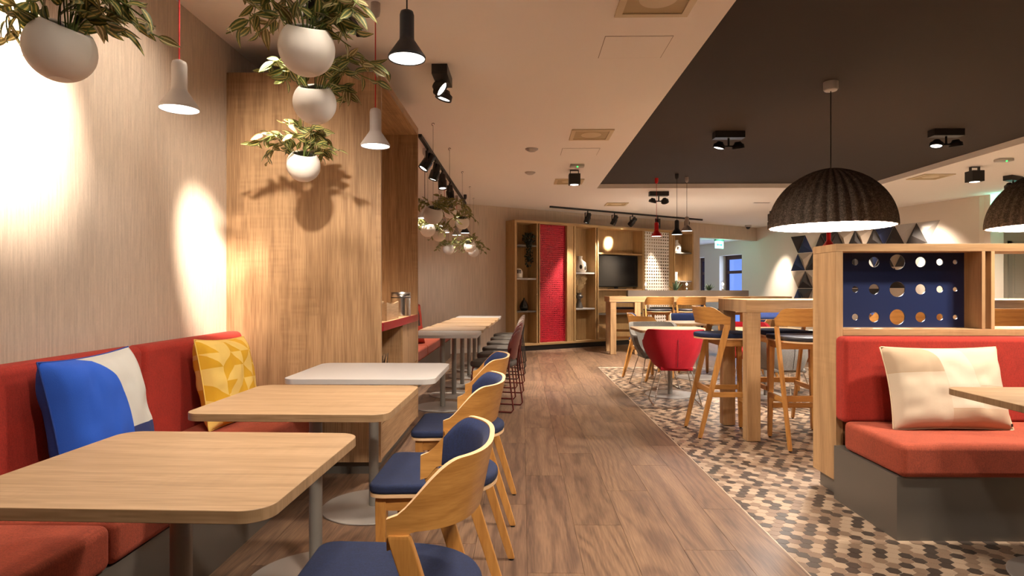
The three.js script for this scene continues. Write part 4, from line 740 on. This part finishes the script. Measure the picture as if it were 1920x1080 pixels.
vent('square ceiling air diffuser behind the box spotlight', 0.68, 9.05, 0.42, 0.42); vent('square ceiling air diffuser above the shelf unit track', 1.75, 11.5, 0.4, 0.4); vent('square ceiling air diffuser right of the dark recess', 5.75, 8.75, 0.42, 0.42);
function hatch(label, x, z, w, d) { const g = thing('access_hatch', label, 'hatch', D(x, CEIL, z)); part(g, 'panel', box(-w / 2, w / 2, -0.0025, -0.0006, -d / 2, d / 2), M.ceiling); const f = std({ color: 0x8f7f6e, roughness: 0.8 });
  part(g, 'joint', merge([box(-w / 2 - 0.004, w / 2 + 0.004, -0.0012, -0.0005, -d / 2 - 0.004, d / 2 + 0.004)]), f); }
hatch('flush white access hatch in the ceiling beside the dark recess', 0.73, 4.03, 0.42, 0.36); hatch('flush white access hatch behind the middle air diffuser', 0.66, 7.1, 0.42, 0.36);
for (const [px, py, l] of [[997, 279, 'round white smoke detector in the middle of the ceiling'], [994, 323, 'round white smoke detector farther down the aisle']]) { const [x, z] = ceilPx(px, py), g = thing('smoke_detector', l, 'detector', D(x, CEIL, z)); part(g, 'housing', lathe([[0, -0.035], [0.03, -0.034], [0.05, -0.024], [0.07, -0.012], [0.074, -0.001]], 28), M.white); part(g, 'sensor_ring', new THREE.TorusGeometry(0.042, 0.003, 6, 24).rotateX(Math.PI / 2).translate(0, -0.028, 0), M.whiteEdge); }
for (const [px, py, l] of [[1082, 309, 'white emergency light box with green diode before the box spotlight'], [1870, 301, 'white emergency light box with green diode right of the dark recess']]) { const [x, z] = ceilPx(px, py), g = thing('emergency_light', l, 'emergency light', D(x, CEIL, z)); part(g, 'housing', box(-0.09, 0.09, -0.035, -0.001, -0.05, 0.05, 'x', 0.01), M.white); part(g, 'diode', new THREE.SphereGeometry(0.009, 12, 8).translate(0, -0.036, 0.045), std({ color: 0x2aff60, emissive: 0x30ff60, emissiveIntensity: 3 })); }
{ const [x, z] = ceilPx(1400, 423), g = thing('dome_camera', 'small white dome camera on the ceiling by the back opening', 'camera', D(x, CEIL, z)); part(g, 'mount', lathe([[0.04, -0.05], [0.075, -0.045], [0.08, -0.001]], 24), M.white); part(g, 'dome', new THREE.SphereGeometry(0.055, 20, 10, 0, 6.2832, Math.PI / 2, Math.PI / 2).translate(0, -0.047, 0), M.blackGloss);
  const [sx, sz] = ceilPx(1425, 381), s = thing('slot_vent', 'narrow dark slot vent in the ceiling by the big bell pendant', 'vent', D(sx, CEIL, sz)); part(s, 'frame', box(-0.15, 0.15, -0.006, -0.001, -0.03, 0.03), M.whiteEdge); part(s, 'slot', box(-0.14, 0.14, -0.0075, -0.006, -0.018, 0.018), M.black); }
function exitSign(label, pos, turn) { const g = thing('exit_sign', label, 'sign', pos, turn), gm = std({ color: 0xbfffe6, emissive: new THREE.Color(0.35, 1, 0.75), emissiveIntensity: 1.5 });
  part(g, 'housing', box(-0.16, 0.16, -0.085, -0.001, -0.03, 0.03, 'x', 0.006), std({ color: 0x6fae9a, roughness: 0.5 })); part(g, 'lit_panel', box(-0.16, 0.16, -0.27, -0.086, -0.008, 0.008, 'x', 0.002), gm, 'glowing pale green panel');
  const man = new THREE.Shape([[-0.05, 0], [0.05, 0], [0.05, 0.12], [-0.05, 0.12]].map(([a, b]) => new THREE.Vector2(a, b)));
  part(g, 'pictogram', box(-0.1, 0.1, -0.2, -0.15, 0.0081, 0.009), std({ color: 0x2f9f78, emissive: new THREE.Color(0.03, 0.4, 0.25), emissiveIntensity: 1 }));
  for (const s of [1, -1]) { const l = new THREE.PointLight(new THREE.Color(0.35, 1, 0.8), 0.22, 0, 2); l.position.set(0, -0.15, s * 0.05); l.castShadow = true; l.name = 'lamp_light'; g.add(l); } }
exitSign('glowing green exit sign in the opening to the back room', D(5.05, 2.5, 15.85), A33); exitSign('glowing green exit sign behind the bell pendants at the right', D(8.05, CEIL, 10.2), 0.6);
// cool evening light of the back room windows
for (const [a, w] of [[-1.12, 0.8], [-2.6, 0.4]]) { const r = new THREE.RectAreaLight(new THREE.Color(0.45, 0.62, 1), 4, w, 1.9); const b = -Math.atan2(0.955, 0.297), c = Math.cos(b), s = Math.sin(b); r.position.set(CORNER[0] + a * c - 0.15 * s, 1.1, -CORNER[1] - a * s - 0.15 * c); r.lookAt(r.position.x + s, 1.1, r.position.z + c); r.name = 'window_daylight'; scene.add(r); }

// ---------- planters on the planter bar ----------
{
  const x0 = (1177 - 980) * 11.35 / F, x1 = (1401 - 980) * 11.35 / F, y = 1.0555;
  const g = thing('planter_trough', 'long dark planter trough on the far high oak table', 'planter', D(x0, y, 11.35)); const L = x1 - x0;
  part(g, 'trough', merge([box(0, L, 0, 0.012, -0.2, 0), box(0, L, 0.012, 0.11, -0.012, 0), box(0, L, 0.012, 0.11, -0.2, -0.188), box(0, 0.012, 0.012, 0.11, -0.188, -0.012), box(L - 0.012, L, 0.012, 0.11, -0.188, -0.012)]), std({ color: 0x4d453f, roughness: 0.6 })); part(g, 'soil', box(0.012, L - 0.012, 0.012, 0.09, -0.188, -0.012), M.soil);
  const at = (px) => (px - 980) * 11.45 / F;
  for (const [px, l] of [[1210, 'glowing globe bulb in the trough before the white perforated panel'], [1286, 'glowing globe bulb in the trough before the right shelf bay'], [1353, 'glowing globe bulb in the trough before the back opening']]) {
    const b = thing('globe_bulb', l, 'lamp', D(at(px), y + 0.09, 11.45)); part(b, 'socket', lathe([[0.016, 0], [0.018, 0.05], [0.014, 0.06]], 16), M.chrome);
    part(b, 'globe', lathe([[0.013, 0.055], [0.02, 0.075], [0.05, 0.11], [0.058, 0.14], [0.05, 0.175], [0.03, 0.193], [0, 0.198]], 28), M.glass); part(b, 'filament', new THREE.SphereGeometry(0.016, 12, 10).scale(1, 1.4, 1).translate(0, 0.135, 0), std({ color: 0xffffff, emissive: new THREE.Color(1, 0.8, 0.5), emissiveIntensity: 14 }));
    const p = new THREE.PointLight(WARM, 1.0, 0, 2); p.position.set(0, 0.135, 0.1); p.castShadow = true; p.name = 'lamp_light'; b.add(p);
  }
  const blade = (L, w, th) => { const s = []; for (let i = 0; i < 6; i++) { const t = i / 6, u = (i + 1) / 6, W = (q) => w * Math.pow(Math.sin(Math.PI * Math.min(0.98, 0.2 + 0.8 * q)), 0.8), A = [-W(t), t * L, 0], B = [W(t), t * L, 0], C = [W(u), u * L, 0], E = [-W(u), u * L, 0], m0 = [0, t * L, -th], m1 = [0, u * L, -th]; s.push(...A, ...m0, ...m1, ...A, ...m1, ...E, ...m0, ...B, ...C, ...m0, ...C, ...m1); } const g = new THREE.BufferGeometry(); g.setAttribute('position', new THREE.Float32BufferAttribute(s, 3)); g.computeVertexNormals(); return g; };
  const gm = std({ color: 0x24331f, roughness: 0.55, side: THREE.DoubleSide });
  const succ = (l, px, n, len, w) => { const s = thing('succulent', l, 'plant', D(at(px), y + 0.088, 11.44)); part(s, 'stem', rod(V(0, 0, 0), V(0, 0.03, 0), 0.012), M.stem); for (let i = 0; i < n; i++) { const b = blade(len * rr(0.8, 1.1), w, 0.006); b.rotateX(i / n * 0.95 + 0.1); b.rotateY(i * 2.4); b.translate(0, 0.01, 0); part(s, 'leaf', b, gm); } };
  succ('broad leaved green plant in the dark trough between two bulbs', 1265, 8, 0.2, 0.03); succ('spiky green succulent in the dark trough before the blue window', 1327, 22, 0.14, 0.012);
  const sp = thing('potted_succulent', 'tiny succulent in a white speckled pot on the divider shelf', 'plant', D(3.02, 0.968, 3.69)); part(sp, 'pot', lathe([[0, 0], [0.032, 0], [0.036, 0.07], [0.031, 0.07], [0.028, 0.055], [0, 0.055]], 20), cerPot()); for (let i = 0; i < 10; i++) { const b = blade(0.04, 0.009, 0.004); b.rotateX(0.2 + i * 0.07); b.rotateY(i * 2.4); b.translate(0, 0.055, 0); part(sp, 'leaf', b, std({ color: 0x8fa03a, roughness: 0.6, side: THREE.DoubleSide })); }
  function cerPot() { const n = noise(3); return std({ map: dataTex(64, 64, (u, v) => (n(u * 20, v * 20, 20, 20) > 0.78 ? [0.4, 0.35, 0.28] : [0.86, 0.82, 0.75]), true, 1, 1), roughness: 0.6 }); }
}
// ---------- hanging planters ----------
const leafMats = [0, 1, 2].map((k) => { const c = document.createElement('canvas'); c.width = 64; c.height = 128; const x = c.getContext('2d'); x.fillStyle = ['#55672a', '#616e31', '#6f7434'][k]; x.fillRect(0, 0, 64, 128); x.fillStyle = ['#b9a860', '#c6b06c', '#cdb98a'][k]; x.fillRect(13, 0, 9, 128); x.fillRect(42, 0, 9, 128); x.fillStyle = ['#3c4b1f', '#445224', '#7a5a34'][k]; x.fillRect(29, 0, 6, 128); x.fillRect(0, 0, 6, 128); x.fillRect(58, 0, 6, 128); const t = new THREE.CanvasTexture(c); t.colorSpace = THREE.SRGBColorSpace; return new THREE.MeshPhysicalMaterial({ map: t, roughness: 0.6, transmission: 0.22, thickness: 0, side: THREE.DoubleSide }); });
const leafGeos = [0.1, 0.35, 0.6].map((bend) => { const pos = [], uv = [], tri = [], N = 6; for (let i = 0; i <= N; i++) { const t = i / N, w = 0.19 * Math.pow(Math.sin(Math.PI * Math.pow(t, 0.8)), 0.9) + 0.004, y = t, z = -bend * t * t * 0.5; for (const s of [-1, 0, 1]) { pos.push(s * w, y, z + Math.abs(s) * w * 0.45); uv.push(0.5 + s * 0.5, t); } } for (let i = 0; i < N; i++) for (const s of [0, 1]) { const a = i * 3 + s, b = a + 3; tri.push(a, a + 1, b + 1, a, b + 1, b); } const g = new THREE.BufferGeometry(); g.setAttribute('position', new THREE.Float32BufferAttribute(pos, 3)); g.setAttribute('uv', new THREE.Float32BufferAttribute(uv, 2)); g.setIndex(tri); g.computeVertexNormals(); return g; });
function potGeo(R, az0) {
  const pos = [], tri = [], N = 48, K = 20, W = K + 1, f = (off) => (i, j) => { const a = i / N * Math.PI * 2, top = (10 + 58 * Math.pow(0.5 + 0.5 * Math.cos(a - az0), 1.2)) / 180, th = Math.PI * (0.9 - (0.9 - top) * j / K), r = R - off; return [Math.sin(th) * r * Math.cos(a), Math.cos(th) * r, Math.sin(th) * r * Math.sin(a)]; };
  for (const q of [f(0), f(0.008)]) for (let i = 0; i <= N; i++) for (let j = 0; j <= K; j++) pos.push(...q(i, j));
  const M2 = (N + 1) * W; for (let i = 0; i < N; i++) { for (let j = 0; j < K; j++) { const a = i * W + j, b = a + W; tri.push(a, a + 1, b + 1, a, b + 1, b, M2 + a, M2 + b + 1, M2 + a + 1, M2 + a, M2 + b, M2 + b + 1); } const a = i * W + K, b = a + W; tri.push(a, M2 + a, M2 + b, a, M2 + b, b); }
  const y = Math.cos(Math.PI * 0.9) * R, r = Math.sin(Math.PI * 0.9) * R, g = new THREE.BufferGeometry(); g.setAttribute('position', new THREE.Float32BufferAttribute(pos, 3)); g.setIndex(tri); g.computeVertexNormals();
  const cap = new THREE.CircleGeometry(r, 32); cap.rotateX(Math.PI / 2); cap.translate(0, y, 0); cap.deleteAttribute('uv'); return mergeGeometries([g.toNonIndexed(), cap.toNonIndexed()]);
}
function hangingPlanter(label, pos, R, az0, o) {
  const g = thing('hanging_planter', label, 'planter', pos, 0, o.group);
  part(g, 'pot', potGeo(R, az0), M.pot); part(g, 'soil', new THREE.SphereGeometry(R - 0.012, 24, 8, 0, 6.2832, Math.PI * 0.52, Math.PI * 0.3), M.soil); part(g, 'soil_top', new THREE.CircleGeometry(R * 0.97, 28).rotateX(-Math.PI / 2).translate(0, -0.004, 0), M.soil);
  const hx = -Math.cos(az0) * 0, top = CEIL - pos.y; part(g, 'wire', rod(V(0, R * 0.1, 0), V(0, top - 0.035, 0), 0.0016, 0.0016, 6), M.black); part(g, 'hook', new THREE.TorusGeometry(0.012, 0.0025, 6, 16, 4.8).translate(0, top - 0.024, 0), M.black);
  const stems = [], leaves = [];
  for (let s = 0; s < o.stems; s++) {
    const a = o.dirs ? o.dirs[s % o.dirs.length] + rr(-0.45, 0.45) : rr(0, 6.28), L = rr(o.len[0], o.len[1]), up = rr(0.06, 0.15), pts = [], far = R * rr(0.1, 0.5);
    for (let i = 0; i <= 7; i++) { const t = i / 7, q = far + L * t; pts.push(V(Math.cos(a + 0.25 * Math.sin(t * 5 + s)) * q, R * 0.3 + up * Math.sin(Math.min(1, t * 1.5) * Math.PI * 0.5) * 1.4 - o.droop * L * t * t, Math.sin(a + 0.25 * Math.sin(t * 5 + s)) * q)); }
    const c = new THREE.CatmullRomCurve3(pts); stems.push(new THREE.TubeGeometry(c, 12, 0.0022, 5));
    const n = o.per; for (let k = 0; k < n; k++) { const t = 0.12 + 0.88 * (k + 0.5) / n; leaves.push([c.getPoint(t), c.getTangent(t), rr(0.75, 1.15) * o.leaf, k % 2 ? 1 : -1]); }
  }
  part(g, 'stem', merge(stems), M.stem);
  const list = [];
  for (const [p, t, s, sg] of leaves) {
    const side = V(-t.z, 0, t.x).normalize(), d = t.clone().multiplyScalar(0.7).addScaledVector(side, sg * rr(0.4, 1)).add(V(0, rr(-0.7, 0.35), 0)).normalize(), q = new THREE.Quaternion().setFromUnitVectors(V(0, 1, 0), d).multiply(new THREE.Quaternion().setFromAxisAngle(V(0, 1, 0), rr(-1.4, 1.4) + (o.face ?? 0)));
    const k = Math.floor(rnd() * 3), mi = rnd() < 0.45 ? 0 : rnd() < 0.6 ? 1 : 2;
    if (o.single) { const m = part(g, 'leaf', leafGeos[k], leafMats[mi]); m.position.copy(p); m.quaternion.copy(q); m.scale.setScalar(s); }
    else { const e = leafGeos[k].clone(); e.scale(s, s, s); e.applyQuaternion(q); e.translate(p.x, p.y, p.z); list.push(e); }
  }
  if (list.length) { const f = part(g, 'foliage', merge(list), leafMats[1]); f.userData.kind = 'stuff'; }
  return g;
}
{ const near = { stems: 21, per: 7, len: [0.07, 0.3], droop: 0.45, leaf: 0.075, single: true }, at = (px, py, z) => D(z * Math.tan(Math.atan((px - 960) / F) - YAW), EYE - (py - 541) * z / F, z);
  hangingPlanter('large white globe planter hanging beside the bright left wall', at(113, 87, 1.68), 0.088, 0.35, { ...near, len: [0.06, 0.22], dirs: [0.1, 0.4, -0.3, 3.0, 2.4, 4.2] });
  hangingPlanter('white globe planter with striped leaves, uppermost of three before the oak cabinet', at(575, 88, 2.09), 0.094, 1.15, { ...near, stems: 24, len: [0.06, 0.26], dirs: [0.1, 0.3, 3.3, 2.8, 1.5, 4.4, 5.4] });
  hangingPlanter('white globe planter, middle of three before the oak cabinet', at(590, 191, 2.72), 0.094, 1.35, { ...near, stems: 19, len: [0.07, 0.34], droop: 0.25, dirs: [0.1, 0.2, 3.2, 3.0, 1.2, 5] });
  hangingPlanter('small white globe planter, lowest of three before the oak cabinet', at(569, 309, 3.5), 0.094, 1.1, { ...near, stems: 18, per: 7, len: [0.06, 0.3], droop: 0.3, dirs: [0.1, 0.3, 3.2, 2.7, 1.2, 5] });
  const far = { stems: 12, per: 7, len: [0.1, 0.26], droop: 0.7, leaf: 0.07, single: false, group: 'globe planters hanging above the far tables' };
  [[812, 402, 5.8, 'globe planter nearest the oak cabinet edge above the far tables'], [843, 396, 6.83, 'globe planter hung high beside the far ceiling track'], [867, 417, 8.2, 'globe planter above the third far table'], [881, 462, 9.4, 'globe planter hung low near the angled wall, before another'], [888, 472, 10.6, 'globe planter hung low by the angled wall, last in its row'], [802, 430, 7.5, 'globe planter half hidden under the one at the cabinet edge'], [823, 440, 8.35, 'globe planter beneath the grey torch pendants'], [841, 467, 10.2, 'lowest globe planter with pale trailing leaves by the far wall']].forEach(([px, py, z, l], i) => hangingPlanter('white ' + l, at(px, py, z), i === 1 ? 0.08 : 0.094, 1.0 + 0.25 * i, far));
}
renderer.render(scene, camera);
